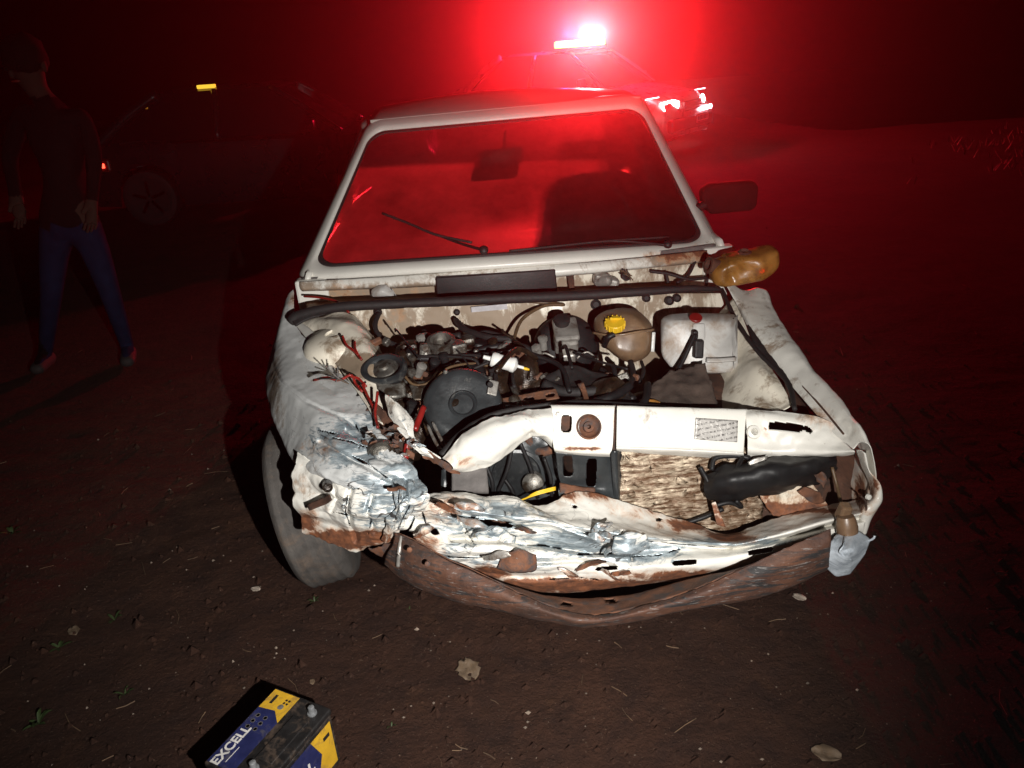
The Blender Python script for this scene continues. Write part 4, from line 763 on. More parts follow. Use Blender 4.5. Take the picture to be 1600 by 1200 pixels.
# red and brown wires sticking out of the crushed corner
RW_ = [[(475,463,.93),(500,465,.90),(524,470,.86),(535,478,.82),(545,488,.76)], [(535,525,.55),(542,540,.50),(555,550,.46),(565,562,.42)], [(554,534,.52),(555,545,.48),(560,555,.44)], [(490,594,.34),(510,590,.32),(530,594,.30),(548,586,.32),(556,600,.30),(566,612,.27)], [(590,612,.22),(588,630,.19),(586,645,.16),(589,662,.12),(590,668,.10)], [(566,600,.28),(575,620,.24),(585,640,.19)], [(548,588,.32),(560,592,.31),(572,604,.28)]]
for p in RW_: tube('wire', p, .0042, red_wire, car, 20, 6)
for k in range(9):
    e = (500+random.uniform(-8,30), 570+random.uniform(0,30), .30); tube('wire', [(545,600,.28),(530,592,.29),e], .002, random.choice((brown_wire, rubber, gasket)), car, 10, 5)
for p in ([(662,636,.20),(656,652,.17),(648,672,.13)], [(637,694,.08),(635,704,.07),(633,716,.05)]): tube('red_hose_piece', p, .009, red_pl, car, 12, 10)
# crushed lamp shell with springs and torn bits behind the corner
sc = lathe('crushed_headlamp_shell', (596,706,.06), (.1,-.8,.4), [(.045,-.02),(.040,.0),(.034,.010),(.030,.002),(.022,.010),(.018,.0),(.01,.004)], dirty_alu, car, 26, 1, .75)
for k in range(26):
    x, y = random.gauss(612, 26), random.gauss(690, 24); w = .12-.0012*(y-650)+random.uniform(-.02,.02); s = random.uniform(7, 16); a = random.uniform(0, 6.28)
    pts = [[(x+s*math.cos(a+t_)*f_, y+s*math.sin(a+t_)*f_*.7, w+random.uniform(-.015,.015)) for t_ in (0, .9, 1.8)] for f_ in (.4, 1.1)]
    net('torn_scrap', pts, 8, 5, random.choice((rust, rust_dark, paint, oily, paint, rust)), car, .0015, .3, .004, jag=.004, extra=(.6,.3,0))
for k in range(90):
    x, y = random.uniform(570, 1000), random.uniform(530, 660); w = .62-.34*(y-530)/110+random.uniform(-.02,.05)
    if x > 840: y = max(y, 590); w = .62-.34*(y-530)/110
    boxes('engine_clutter', [((x, y, w), (random.uniform(.01,.04), random.uniform(.01,.04), random.uniform(.01,.03)), (random.uniform(-40,40), random.uniform(-40,40), random.uniform(0,90)))], random.choice((oily, oily, rust_dark, dirty_alu, rust, dirty_alu)), eng, .004, 1)
for k in range(16):
    x = random.uniform(600, 960); y = 770+.20*(x-600)+random.uniform(-12, 85-.06*(x-600)); w = -.10+random.uniform(-.02,.0); l = random.uniform(25, 60); h = random.uniform(5, 12); a = random.uniform(-.35,.6)
    if x < 680: w = -.085; l *= .6
    dx, dy = math.cos(a), math.sin(a)
    r0 = [(x+dx*l*t_, y+dy*l*t_-h*.5*math.sin(3.0*t_+.1)+random.uniform(-2,2), w+random.uniform(-.012,.008)) for t_ in (0,.33,.66,1)]
    r1 = [(px_+random.uniform(-3,3), py_+h*math.sin(3.0*t_+.2)+2, w_-random.uniform(.004,.03)) for (px_, py_, w_), t_ in zip(r0, (0.05,.33,.66,.95))]
    net('torn_flake', [r0, r1], 18, 6, random.choice((paint, paint, paint, rust, steel)), car, .0015, .25, .003, jag=.004, extra=(.35,.25,0))
boxes('subframe', [(('L',0,.55,.26),(.8,.4,.08)), (('L',-.55,.5,.3),(.12,.3,.2)), (('L',.55,.5,.3),(.12,.3,.2))], rust_dark, car, .02)

# ------------------------------------------------------------------ wheels
def wheel(c, toe=0, r=.285, wd_=.175, tilt=0):
    seg = 72; prof = [(.19,-.5*wd_),(.235,-.52*wd_),(.270,-.46*wd_),(r-.004,-.38*wd_)]
    k = 9
    for q in range(k):   # tread with grooves
        h = -.36*wd_+.72*wd_*q/(k-1)
        if q: prof.append((r-(.003 if q % 2 else 0), h-.012*wd_))
        prof.append((r-(.003 if q % 2 else 0), h+.012*wd_) if q < k-1 else (r, h))
    prof += [(r-.004,.38*wd_),(.270,.46*wd_),(.235,.52*wd_),(.19,.5*wd_)]
    ax = Vector((math.cos(toe), math.sin(toe), tilt)).normalized(); o = lathe('wheel', c, ax, [(.03,-.06),(.17,-.05),(.19,-.075),(.195,-.08),(.19,-.06),(.16,0),(.16,.05),(.03,.06)], steel, car, 40)
    t_ = lathe('tyre', c, ax, prof, tyre_m, o, seg, 1, 1, True, 60); return o
wheel(('L',-.775,.53,.285), .10, tilt=.16); wheel(('L',.72,.50,.28), .05); wheel(('L',-.70,2.93,.28)); wheel(('L',.70,2.93,.28))
net('wheel_arch_liner', [[('L',-.70,.22,.50),('L',-.74,.32,.60),('L',-.80,.55,.66),('L',-.80,.8,.58),('L',-.80,.9,.40)], [('L',-.50,.20,.45),('L',-.50,.30,.58),('L',-.50,.55,.66),('L',-.5,.8,.58),('L',-.5,.9,.40)]], 24, 8, rust_dark, car, .003, 0, .004, wear=False)
net('wheel_arch_liner', [[('L',.84,.18,.40),('L',.84,.28,.54),('L',.84,.5,.62),('L',.84,.75,.56),('L',.82,.88,.40)], [('L',.50,.18,.40),('L',.50,.28,.56),('L',.50,.5,.62),('L',.5,.75,.56),('L',.5,.88,.40)]], 24, 8, rust_dark, car, .003, 0, .004, wear=False)

# ------------------------------------------------------------------ battery on the ground
A, Bq = G(430,1073,.19), G(525,1109,.19)
bw, bl_n, bh = .178, .243, .19
yaw_b = math.atan2(Bq.y-A.y, Bq.x-A.x)
bat = thing('car_battery', 'dusty black car battery with yellow and navy label lying on the earth', 'battery', (A.x, A.y, 0), yaw_b)
navy = mk('navy_label', (.018,.022,.085), .42, 0, .25, 25, .1, 80, (.075,.07,.09), (.52,.68)); lab_y = mk('yellow_label', (.62,.36,.025), .45, 0, .12, 25, .05, 80, (.34,.20,.05), (.52,.68))
white_ink = mk('white_ink', (.62,.60,.57), .6, 0, .25, 60, 0); black_case = mk('dusty_black_case', (.012,.011,.011), .5, 0, .3, 30, .25, 90, (.07,.05,.038), (.48,.62)); black_ink = mk('black_ink', (.015,.013,.012), .6, 0, .2, 40, 0)
boxes('case', [(('L',bw/2,-bl_n/2,.085),(bw,bl_n,.165))], black_case, bat, .006, 3)
lid = boxes('lid', [(('L',bw/2,-bl_n/2,.177),(bw+.004,bl_n+.004,.018)), (('L',.132,-bl_n/2,.188),(.05,bl_n*.55,.006))], black_case, bat, .005, 3)
def sheet(name, pts, M, mat, parent, th=.0008):
    bm = bmesh.new(); vs_ = [bm.verts.new((x, y, 0)) for x, y in pts]; f = bm.faces.new(vs_); r = bmesh.ops.extrude_face_region(bm, geom=[f])
    for v in r['geom']:
        if isinstance(v, bmesh.types.BMVert): v.co.z += th
    bmesh.ops.triangulate(bm, faces=[f for f in bm.faces if len(f.verts) > 4])
    o = bm_obj(name, bm, mat, parent); o.matrix_local = M; return o
top = Matrix.Translation((0,0,.1866)); lw = .084
sheet('top_label_yellow', [(.004,-.004),(lw,-.004),(lw,-.088),(lw*.62,-.060),(.004,-.066)], top, lab_y, lid)
sheet('top_label_navy', [(.004,-.0665),(lw*.62,-.0605),(lw,-.0885),(lw,-bl_n+.004),(.004,-bl_n+.004)], top, navy, lid)
Rt = Matrix.Rotation(math.pi/2, 4, 'Z')
text_mesh('lettering', 'EXCELL', .034, Matrix.Translation((.026,-.183,.1878)) @ Rt, white_ink, lid, .0003, 0, .0009)
sheet('small_print', [(.0475,-.225),(.0495,-.225),(.0495,-.18),(.0475,-.18)], Matrix.Translation((0,0,.1876)), white_ink, lid, .0003)
sheet('barcode', [(.020,-.018),(.028,-.018),(.028,-.046),(.020,-.046)], Matrix.Translation((0,0,.1876)), black_ink, lid, .0003)
for k, (x, y) in enumerate(((.055,-.020),(.064,-.020),(.055,-.030),(.064,-.030))): sheet('symbol', [(x,y),(x+.006,y),(x+.006,y-.006),(x,y-.006)], Matrix.Translation((0,0,.1876)), black_ink, lid, .0003)
lathe('round_mark', ('L',.058,-.046,.1875), (0,0,1), [(.008,0),(.008,.0005)], steel, lid, 20)
for k in range(6):
    x, y = (.022, .046)[k % 2], -.088-.018*(k//2); lathe('round_mark', ('L',x,y,.1875), (0,0,1), [(.006,0),(.006,.0004),(.0045,.0004),(.0045,0)], gasket, lid, 16)
lead = mk('lead', (.30,.31,.32), .5, .5, .25, 40, .3, 120)
lathe('terminal', ('L',.146,-.030,.186), (0,0,1), [(.012,0),(.012,.004),(.0085,.005),(.0078,.022),(.005,.024)], lead, bat, 20)
tr2 = lathe('terminal', ('L',.125,-.212,.186), (0,0,1), [(.012,0),(.012,.004),(.0085,.005),(.0078,.022),(.005,.024)], lead, bat, 20)
sd = Matrix.Translation((bw+.0006,0,0)) @ Matrix.Rotation(math.pi/2, 4, 'Z') @ Matrix.Rotation(math.pi/2, 4, 'X')   # x-> +Y, y-> up
sheet('side_label_yellow', [(-.012,.155),(-.012,.020),(-.085,.020),(-.058,.09),(-.085,.155)], sd, lab_y, bat)
sheet('side_label_navy', [(-.0855,.155),(-.0585,.09),(-.0855,.020),(-bl_n+.01,.020),(-bl_n+.01,.155)], sd, navy, bat)
text_mesh('side_lettering', 'EXCELL', .045, sd @ Matrix.Translation((-.165,.09,.0012)), white_ink, bat, .0003, 0, .001)
sheet('side_symbol', [(-.022,.13),(-.022,.118),(-.045,.118),(-.045,.13)], sd @ Matrix.Translation((0,0,.0011)), black_ink, bat, .0003)

# ------------------------------------------------------------------ amber plastic tank dumped on the wing
jt = thing('plastic_tank', 'yellowed amber plastic tank lying on the wing beside the windshield', 'tank')
jc = CAR_M @ P(1162,417,.80); jt.location = jc
bm = bmesh.new(); bmesh.ops.create_icosphere(bm, subdivisions=5, radius=1)
for v in bm.verts:
    c = v.co.copy(); e = .55; q = Vector([math.copysign(abs(t_)**e, t_) for t_ in c]); q = q/max(1, q.length/1.28)
    x = q.x*.118; z = q.z*.050; y = q.y*.062
    if x > .05: z += (x-.05)*.28; y *= 1-(x-.05)*1.5
    if x < -.06: z *= .95; z -= .004
    d = .016*math.exp(-((x+.012)/.022)**2-((z-.012)/.03)**2)+.018*math.exp(-((x+.055)/.02)**2-((z+.0)/.03)**2)
    if y < 0: y += d*1.4
    nz = noise.noise(Vector((x, y, z))*22)*.006; v.co = Vector((x, y-nz, z+nz*.7))
tb = bm_obj('tank_body', bm, amber_pl, jt, True); tb.rotation_euler = (math.radians(6), math.radians(-7), 0)
lathe('tank_mouth', ('L',-.110,-.005,.012), (-1,-.2,.35), [(.026,-.03),(.026,.012),(.030,.012),(.030,.020),(.020,.020),(.020,-.01)], rust_dark, jt, 24)
lathe('filler_ring', ('L',.0,.0,.050), (0,-.2,1), [(.022,-.008),(.024,.004),(.018,.008),(.014,.0)], rust_dark, jt, 24)

# ------------------------------------------------------------------ other cars
def loft(name, st, mat, parent, wheels, nx=72, R=.36):
    """st: (x, z_top, half_width, z_bottom); x from nose to tail"""
    xs = [st[0][0]+(st[-1][0]-st[0][0])*i/(nx-1) for i in range(nx)]
    v, f = [], []; K = 17
    cols = [Vector(s[1:4]) for s in st]
    def at(x):
        for i in range(len(st)-1):
            if st[i][0] <= x <= st[i+1][0]+1e-6:
                t_ = (x-st[i][0])/(st[i+1][0]-st[i][0]); t_ = t_*t_*(3-2*t_)*.4+t_*.6; return cols[i].lerp(cols[i+1], t_)
        return cols[-1]
    for x in xs:
        zt, hw, zb = at(x); zs = zb
        for wx, wz in wheels:
            if abs(x-wx) < R: zs = max(zs, wz+math.sqrt(R*R-(x-wx)**2))
        zs = min(zs, zt-.06); sec = []
        for (a, h) in ((1-.05, 0), (1.0, .12), (1.0, .45), (.985, .72), (.94, .92), (.80, .99), (.5, 1.0), (.2, 1.012)): sec.append((hw*a, zs+(zt-zs)*h))
        pts = [(y, z) for y, z in sec] + [(0, zt+.014)] + [(-y, z) for y, z in reversed(sec)]
        v += [Vector((x, y, z)) for y, z in pts]
    for i in range(nx-1):
        for k in range(K-1): f.append((i*K+k, i*K+k+1, (i+1)*K+k+1, (i+1)*K+k))
    f.append(tuple(range(K))); f.append(tuple((nx-1)*K+k for k in range(K))[::-1]); f.append(tuple(q for i in range(nx) for q in ())) if 0 else None
    o = mesh_obj(name, v, f, mat, parent); soften(o, 50); return o
def car_wheel(x, y, parent, rimm, r=.31):
    o = lathe('wheel', ('L',x,y,r), (0,1,0), [(.02,-.07),(.18,-.06),(.20,-.09),(.205,-.09),(.20,-.05),(.19,.0),(.19,.05),(.205,.09),(.20,.09),(.18,.06),(.06,.075),(.02,.08)], rimm, parent, 36)
    lathe('tyre', ('L',x,y,r), (0,1,0), [(.20,-.095),(.25,-.105),(r-.012,-.095),(r,-.07),(r,.07),(r-.012,.095),(.25,.105),(.20,.095)], rubber, o, 48)
    sy = math.copysign(.085, y)
    for k in range(5):
        a = 2*math.pi*k/5+.3; boxes('spoke', [(('L',x+.11*math.cos(a),y+sy,r+.11*math.sin(a)),(.17,.02,.045),(0,-math.degrees(a),0))], rimm, o, .006, 1)
    return o
def cabin(parent, body_m, x0, x1, x2, x3, zb, zr, hb, hr):
    """glass house: windscreen foot x0, roof front x1, roof back x2, rear foot x3"""
    q = lambda x, y, z: ('L', x, y, z)
    o = hull('glasshouse', [q(x0,s*hb*.96,zb) for s in (-1,1)]+[q(x3,s*hb*.94,zb) for s in (-1,1)]+[q(x1,s*hr,zr-.02) for s in (-1,1)]+[q(x2,s*hr,zr-.02) for s in (-1,1)], dark_paintglass, parent, .02, 2)
    hull('roof', [q(x1-.06,s*(hr+.01),zr-.035) for s in (-1,1)]+[q(x2+.06,s*(hr+.01),zr-.035) for s in (-1,1)]+[q(x1+.15,s*hr*.8,zr+.015) for s in (-1,1)]+[q(x2-.15,s*hr*.8,zr+.015) for s in (-1,1)], body_m, parent, .02, 3)
    for s in (-1,1):
        tube('pillar', [q(x0,s*hb*.965,zb-.01),q((x0+x1)/2,s*(hb*.96+hr)/2*1.005,(zb+zr)/2),q(x1,s*(hr+.005),zr-.02)], .03, body_m, parent, 12)
        tube('pillar', [q((x1+x2)/2,s*hb*.965,zb-.01),q((x1+x2)/2,s*(hr+.006),zr-.02)], .035, body_m, parent, 8)
        tube('pillar', [q(x3,s*hb*.945,zb-.01),q((x2+x3)/2,s*(hb*.94+hr)/2*1.01,(zb+zr)/2+.02),q(x2,s*(hr+.005),zr-.02)], .055, body_m, parent, 12)
        m_ = hull('door_mirror', [q(x0+.25+dx,s*(hb+.03+dy),zb+.03+dz) for dx in (0,.09) for dy in (0,.16) for dz in (0,.12)], body_m, parent, .025, 3)
        tube('mirror_foot', [q(x0+.28,s*hb*.97,zb+.03),q(x0+.28,s*(hb+.06),zb+.06)], .02, body_m, m_, 6)
        for xx in ((x0+x1)/2+.55, x2-.05): boxes('door_handle', [(('L',xx,s*(hb+.022),zb-.10),(.16,.03,.03))], plastic, parent, .008)
    return o
dark_paintglass = mk('tinted_glass', (.008,.008,.009), .08, 0, .2, 5, 0, 10, None, (.4,.6))
police_paint = mk('patrol_car_paint', (.42,.41,.41), .3, .2, .08, 4, 0, 10, None, (.4,.6), Coat_Weight=.6)
black_paint = mk('dark_car_paint', (.016,.015,.017), .3, .2, .1, 4, 0, 10, None, (.4,.6), Coat_Weight=.6)

clear_lens = glass_mat('clear_lens', (.95,.95,.95), .0, (.9,.9,.9))
# patrol car, nose toward image right
fc_p = Vector((2.99, 12.15, 0)); hd = Vector((.78, -.626, 0))
pc = thing('patrol_car', 'patrol car with glowing red roof light bar and lit headlamps behind the wreck', 'car', fc_p, math.atan2(-hd.y, -hd.x))
pb = loft('body', [(0,.62,.60,.24),(.06,.72,.72,.20),(.3,.82,.82,.2),(1.0,.93,.87,.2),(1.3,.98,.88,.2),(2.2,.97,.88,.2),(3.4,.98,.87,.2),(4.0,1.0,.82,.22),(4.25,.92,.74,.26),(4.3,.7,.68,.32)], police_paint, pc, ((.80,.31),(3.38,.31)))
cabin(pc, police_paint, 1.05, 1.75, 3.1, 3.75, .95, 1.47, .84, .60)
for s in (-1, 1):
    for x in (.80, 3.38): car_wheel(x, s*.79, pc, steel)
head_e = emit('headlamp_glow', (1.0,.93,.93), 26); led_e = emit('led_glow', (1.0,.55,.62), 9); red_e = emit('red_beacon_glow', (1.0,.13,.03), 22); tail_e = emit('tail_glow', (1.0,.06,.03), 5)
for s in (-1, 1):
    hl = hull('headlamp', [('L',.06,s*.40,.72),('L',.05,s*.42,.60),('L',.16,s*.74,.60),('L',.34,s*.82,.74),('L',.30,s*.70,.80),('L',.12,s*.45,.77)], clear_lens, pc, .012, 2)
    hull('headlamp_bulb', [('L',.00,s*.42,.73),('L',.01,s*.44,.62),('L',.09,s*.72,.61),('L',.16,s*.74,.73),('L',.06,s*.5,.76),('L',.2,s*.6,.66)], head_e, hl, .008, 2)
    boxes('tail_lamp', [(('L',4.24,s*.62,.84),(.08,.18,.16))], red_pl, pc, .02)
    boxes('marker_strip', [(('L',.26,s*.78,.80),(.22,.02,.012),(0,8,0))], led_e, pc, .004)
for k in range(4): lathe('grille_led', ('L',-.02,.12+.13*k if 0 else -.62+.12*k,.56), (-1,0,0), [(.035,-.02),(.035,.012),(.02,.02)], led_e, pc, 16)
gr = boxes('grille', [(('L',.01,0,.64),(.05,.62,.14))], plastic, pc, .01)
for k in range(4): boxes('grille_bar', [(('L',-.018,0,.585+.036*k),(.02,.60,.010))], chrome, gr, .003, 1)
boxes('bumper', [(('L',.03,0,.40),(.14,1.40,.20))], plastic, pc, .04, 3)
plate_m = mk('plate_white', (.62,.6,.6), .5, 0, .1, 20, 0)
pl = boxes('number_plate', [(('L',-.045,-.28,.44),(.012,.40,.13))], plate_m, pc, .003); boxes('plate_rim', [(('L',-.052,-.28,.495),(.006,.38,.012)), (('L',-.052,-.28,.385),(.006,.38,.012))], plastic, pl, .002, 1)
for k in range(7): boxes('plate_character', [(('L',-.054,-.43+.05*k,.438),(.004,.030,.065))], black_ink, pl, .001, 1)
# roof light bar
lb = boxes('light_bar', [(('L',1.95,0,1.51),(.30,1.16,.05))], plastic, pc, .012)
beac = glass_mat('beacon_dome', (1.0,.25,.2), 0.0, (1,.1,.1))
for k, y in enumerate((-.42,-.14,.14,.42)):
    boxes('beacon', [(('L',1.95,y,1.575),(.28,.27,.11))], red_e, lb, .03, 3)
for s in (-1, 1): boxes('bar_foot', [(('L',1.95,s*.5,1.475),(.08,.06,.06))], plastic, lb, .008)
PCM = Matrix.Translation(fc_p) @ Matrix.Rotation(math.atan2(-hd.y, -hd.x), 4, 'Z')
def lamp(name, loc, energy, col, r, typ='POINT'):
    d = bpy.data.lights.new(name, typ); d.energy = energy; d.color = col
    d.shadow_soft_size = r; o = bpy.data.objects.new(name, d); COL.objects.link(o); o.location = loc; return o
RED = (1.0, .008, .042)
for y in (-.35, .35): lamp('beacon_light', PCM @ Vector((1.95, y, 1.72)), 950, RED, .06)
for y in (-.2, .2):      # red spots added to brighten the windshield and the glow
    bs_ = lamp('beacon_boost', PCM @ Vector((1.72, y, 1.70)), 6600, (1.0, .018, .018), .05, 'SPOT'); bs_.data.spot_size = math.radians(21); bs_.data.spot_blend = 1
    bs_.rotation_euler = (Vector((.10, 3.0, 1.90))-bs_.location).to_track_quat('-Z','Y').to_euler()
hb_l = lamp('headlamp_light', PCM @ Vector((-.25, .0, .68)), 8, (1,.9,.88), .08, 'SPOT'); hb_l.data.spot_size = math.radians(110); hb_l.data.spot_blend = .8
hb_l.rotation_euler = (PCM.to_3x3() @ Vector((-1,0,-.12))).to_track_quat('-Z','Y').to_euler()

# dark car parked behind on the left, tail to the left
dk0 = Vector((-4.80, 9.80, 0))
dc = thing('parked_car', 'dark car parked side-on in the gloom behind the standing person', 'car', dk0+Vector((4.1,0,0)), math.pi)
loft('body', [(0,.55,.62,.25),(.08,.68,.74,.2),(.5,.80,.82,.2),(1.15,.90,.85,.2),(2.2,.92,.85,.2),(3.3,.95,.84,.2),(3.9,.96,.78,.24),(4.05,.85,.72,.3),(4.1,.6,.66,.34)], black_paint, dc, ((.78,.31),(3.26,.31)))
cabin(dc, black_paint, 1.0, 1.75, 3.0, 3.75, .90, 1.42, .82, .58)
alloy = mk('dull_alloy', (.16,.15,.15), .4, .7, .2, 20, .1, 60)
for s in (-1, 1):
    for x in (.78, 3.26): car_wheel(x, s*.76, dc, alloy)
    boxes('headlamp', [(('L',.14,s*.58,.66),(.14,.26,.13))], milky, dc, .03)
    tlp = boxes('tail_lamp', [(('L',3.70,s*.785,.70),(.16,.09,.14))], red_pl, dc, .02)
    boxes('tail_bulb', [(('L',3.70,s*.835,.70),(.05,.016,.05))], tail_e, tlp, .006)
boxes('bumper', [(('L',.06,0,.38),(.14,1.30,.18))], black_paint, dc, .04)
boxes('bumper', [(('L',4.04,0,.42),(.12,1.30,.2))], black_paint, dc, .04)
boxes('amber_glint', [(('L',3.14,.63,1.30),(.03,.02,.10))], emit('dim_amber', (1,.4,.03), .12), dc, .004)  # glowing sliver that paints an amber glint on the dark car
amb_e = emit('amber_glow', (1.0,.62,.05), 1.1)
boxes('amber_roof_lamp', [(('L',2.48,.50,1.437),(.20,.06,.04))], amb_e, dc, .008)

# ------------------------------------------------------------------ person standing at the left
def WY(px, py, Y): r = ray(px, py); return CPOS + r*(Y/r.y)
def skin_obj(name, joints, edges, mat, parent, root, sub=2):
    me = bpy.data.meshes.new(name); keys = list(joints); me.from_pydata([tuple(joints[k][0]) for k in keys], [(keys.index(a), keys.index(b)) for a, b in edges], [])
    o = bpy.data.objects.new(name, me); COL.objects.link(o)
    sk = o.modifiers.new('skin', 'SKIN'); o.modifiers.new('sub', 'SUBSURF').levels = sub
    for k, sv_ in zip(keys, me.skin_vertices[0].data):
        r = joints[k][1]; sv_.radius = r if isinstance(r, tuple) else (r, r); sv_.use_root = (k == root)
    bpy.context.view_layer.update(); m2 = bpy.data.meshes.new_from_object(o.evaluated_get(bpy.context.evaluated_depsgraph_get())); bpy.data.objects.remove(o); bpy.data.meshes.remove(me)
    m2.name = name; m2.materials.clear(); m2.materials.append(mat); m2.polygons.foreach_set('use_smooth', [True]*len(m2.polygons)); return link(bpy.data.objects.new(name, m2), parent)
pf = G(140,572); per = thing('person', 'person in dark jacket and blue jeans standing at the left edge', 'person', (pf.x, pf.y, 0))
Y0 = 4.45
def pj(px, py, dy=0): return WY(px, py, Y0+dy)-Vector((pf.x, pf.y, 0))
fl_, fr_ = G(78,572)-pf, G(205,562)-pf; fl_.z = .09; fr_.z = .09
J = {'pel': (pj(112,345), (.15,.11)), 'waist': (pj(104,290), (.135,.10)), 'chest': (pj(92,215), (.155,.11)), 'neckb': (pj(70,160), .07), 'neck': (pj(58,142), .055), 'head0': (pj(48,122,-.02), (.07,.08)), 'head1': (pj(38,98,-.03), (.082,.095)), 'head2': (pj(36,84,-.02), .05),
     'hl': (pj(86,362), .095), 'kl': (pj(80,462,-.04), .062), 'al': (fl_, .042), 'tl': (fl_+Vector((.02,-.17,-.05)), (.04,.03)), 'hr': (pj(138,360), .095), 'kr': (pj(172,458,-.03), .062), 'ar': (fr_, .042), 'tr': (fr_+Vector((.06,-.16,-.05)), (.04,.03)),
     'sl': (pj(36,172), .062), 'el': (pj(14,245,.03), .045), 'wl': (pj(26,312,-.08), .032), 'sr': (pj(130,178), .062), 'er': (pj(148,250,.05), .045), 'wr': (pj(144,318,-.06), .032)}
E_ = [('pel','waist'),('waist','chest'),('chest','neckb'),('neckb','neck'),('neck','head0'),('head0','head1'),('head1','head2'),('pel','hl'),('hl','kl'),('kl','al'),('al','tl'),('pel','hr'),('hr','kr'),('kr','ar'),('ar','tr'),('chest','sl'),('sl','el'),('el','wl'),('chest','sr'),('sr','er'),('er','wr')]
for w_, e_ in (('wl','el'), ('wr','er')):
    d = (J[w_][0]-J[e_][0]).normalized(); sdv = d.cross(Vector((0,1,0))).normalized(); palm = J[w_][0]+d*.085; J[w_+'p'] = (palm, (.038,.018)); E_.append((w_, w_+'p'))
    for k, ln_ in enumerate((.065,.078,.074,.058)):
        b0 = palm+sdv*(k-1.5)*.020; J[w_+'f%d' % k] = (b0+d*ln_*.5, .0085); J[w_+'g%d' % k] = (b0+d*ln_+Vector((0,-.018,0)), .0075); E_ += [(w_+'p', w_+'f%d' % k), (w_+'f%d' % k, w_+'g%d' % k)]
    J[w_+'t'] = (J[w_][0]+d*.06+sdv*-.048+Vector((0,-.015,0)), .0095); E_.append((w_, w_+'t'))
skin_m = mk('skin', (.045,.022,.016), .85, 0, .1, 20, .1, 120, Specular_IOR_Level=.15); denim = mk('blue_denim', (.009,.013,.034), .9, 0, .25, 18, .3, 200, Specular_IOR_Level=.05); jacket_m = mk('dark_jacket', (.006,.005,.005), .9, 0, .25, 14, .3, 120, Specular_IOR_Level=.05); hair_m = mk('dark_hair', (.006,.005,.004), .9, 0, .3, 60, .6, 200, Specular_IOR_Level=.1); shoe_m = mk('shoe_leather', (.02,.016,.015), .8, 0, .2, 20, .2, 80)
body = skin_obj('body', J, E_, skin_m, per, 'pel')
for m_ in (jacket_m, denim): body.data.materials.append(m_)
zw, zn = J['pel'][0].z, J['neckb'][0].z+.03
for p_ in body.data.polygons:
    c = p_.center; hand = False
    for w_, e_ in (('wl','el'), ('wr','er')):
        d_ = (J[w_][0]-J[e_][0]).normalized(); a_ = (c-J[w_][0]).dot(d_)
        if -.01 < a_ < .2 and ((c-J[w_][0])-d_*a_).length < .065: hand = True
    legs = c.z < zw-.02 and abs(c.x-J['pel'][0].x) < .42 and not hand
    p_.material_index = 0 if (c.z > zn or hand) else (2 if legs else 1)
for s_k in ('l','r'):
    a_, t_ = J['a'+s_k][0], J['t'+s_k][0]; b_ = a_+(a_-t_)*.35; b_.z = .045
    skin_obj('shoe', {'h': (b_, (.045,.045)), 'm': ((b_+t_)/2+Vector((0,0,.01)), (.048,.045)), 't': (t_+Vector((0,-.02,.0)), (.046,.035))}, [('h','m'),('m','t')], shoe_m, per, 'm')
hc = J['head1'][0]; bm_obj('hair', sphere_bm(hc+Vector((0,.02,.035)), 0.106, .118, .112, 3, .15, 5), hair_m, per, True)
fcd = Vector((-.25,-.95,-.1)).normalized()
for s in (-1, 1):
    bm_obj('eye', sphere_bm(hc+fcd*.088+Vector((s*.032,0,-.015)), .013,.013,.013, 2), hair_m, per, True); bm_obj('ear', sphere_bm(hc+Vector((s*.09,.01,-.02)), .014,.022,.034, 2), skin_m, per, True)
bm_obj('nose', sphere_bm(hc+fcd*.102+Vector((0,0,-.04)), .014,.02,.024, 2), skin_m, per, True); bm_obj('mouth', sphere_bm(hc+fcd*.092+Vector((0,0,-.075)), .026,.01,.007, 2), red_wire, per, True)

# ------------------------------------------------------------------ litter on the ground
def scatter(name, n, mat, fn, label, cat):
    v, f = [], []
    for k in range(n): fn(v, f)
    o = mesh_obj(name, v, f, mat, None, False); o['kind'] = 'stuff'; o['label'] = label; o['category'] = cat; return o
def spot(spread=1.0):
    while True:
        x, y = random.gauss(.1, 1.5*spread), abs(random.gauss(0, 1.6*spread))+.75
        if y < 9: return x, y, ground_z(x, y)
def pebble(v, f, s0=.0015, s1=.0055):
    x, y, z = spot(); s = random.uniform(s0, s1)*random.choice((.6,.8,1,1,1.6)); b = len(v)
    for d in ((1,0,0),(0,1,0),(-1,0,0),(0,-1,0),(0,0,1),(0,0,-1)): v.append(Vector((x, y, z+s*.3))+Vector(d)*s*random.uniform(.6,1.3))
    for t_ in ((0,1,4),(1,2,4),(2,3,4),(3,0,4),(1,0,5),(2,1,5),(3,2,5),(0,3,5)): f.append(tuple(b+q for q in t_))
def straw(v, f):
    x, y, z = spot(1.2); l = random.uniform(.012,.06)*random.choice((1,1,1.8)); a = random.uniform(0, 6.28); w = random.uniform(.0008,.0018); b = len(v); d = Vector((math.cos(a), math.sin(a), random.uniform(-.05,.12))); s = Vector((-d.y, d.x, 0))
    p = Vector((x, y, z+.003)); m_ = p+d*l*.5+s*random.uniform(-.1,.1)*l; e = p+d*l
    for q in (p, m_, e): v += [q+s*w, q-s*w, q+Vector((0,0,w*1.4))]
    for k in (0, 3): 
        for i in range(3): f.append((b+k+i, b+k+(i+1) % 3, b+k+3+(i+1) % 3, b+k+3+i))
def clod(v, f): pebble(v, f, .004, .012)
scatter('pebbles', 620, mk('pale_pebble', (.17,.13,.10), .8, 0, .7, 30, 0), pebble, 'tiny pale pebbles strewn over the red earth', 'pebbles')
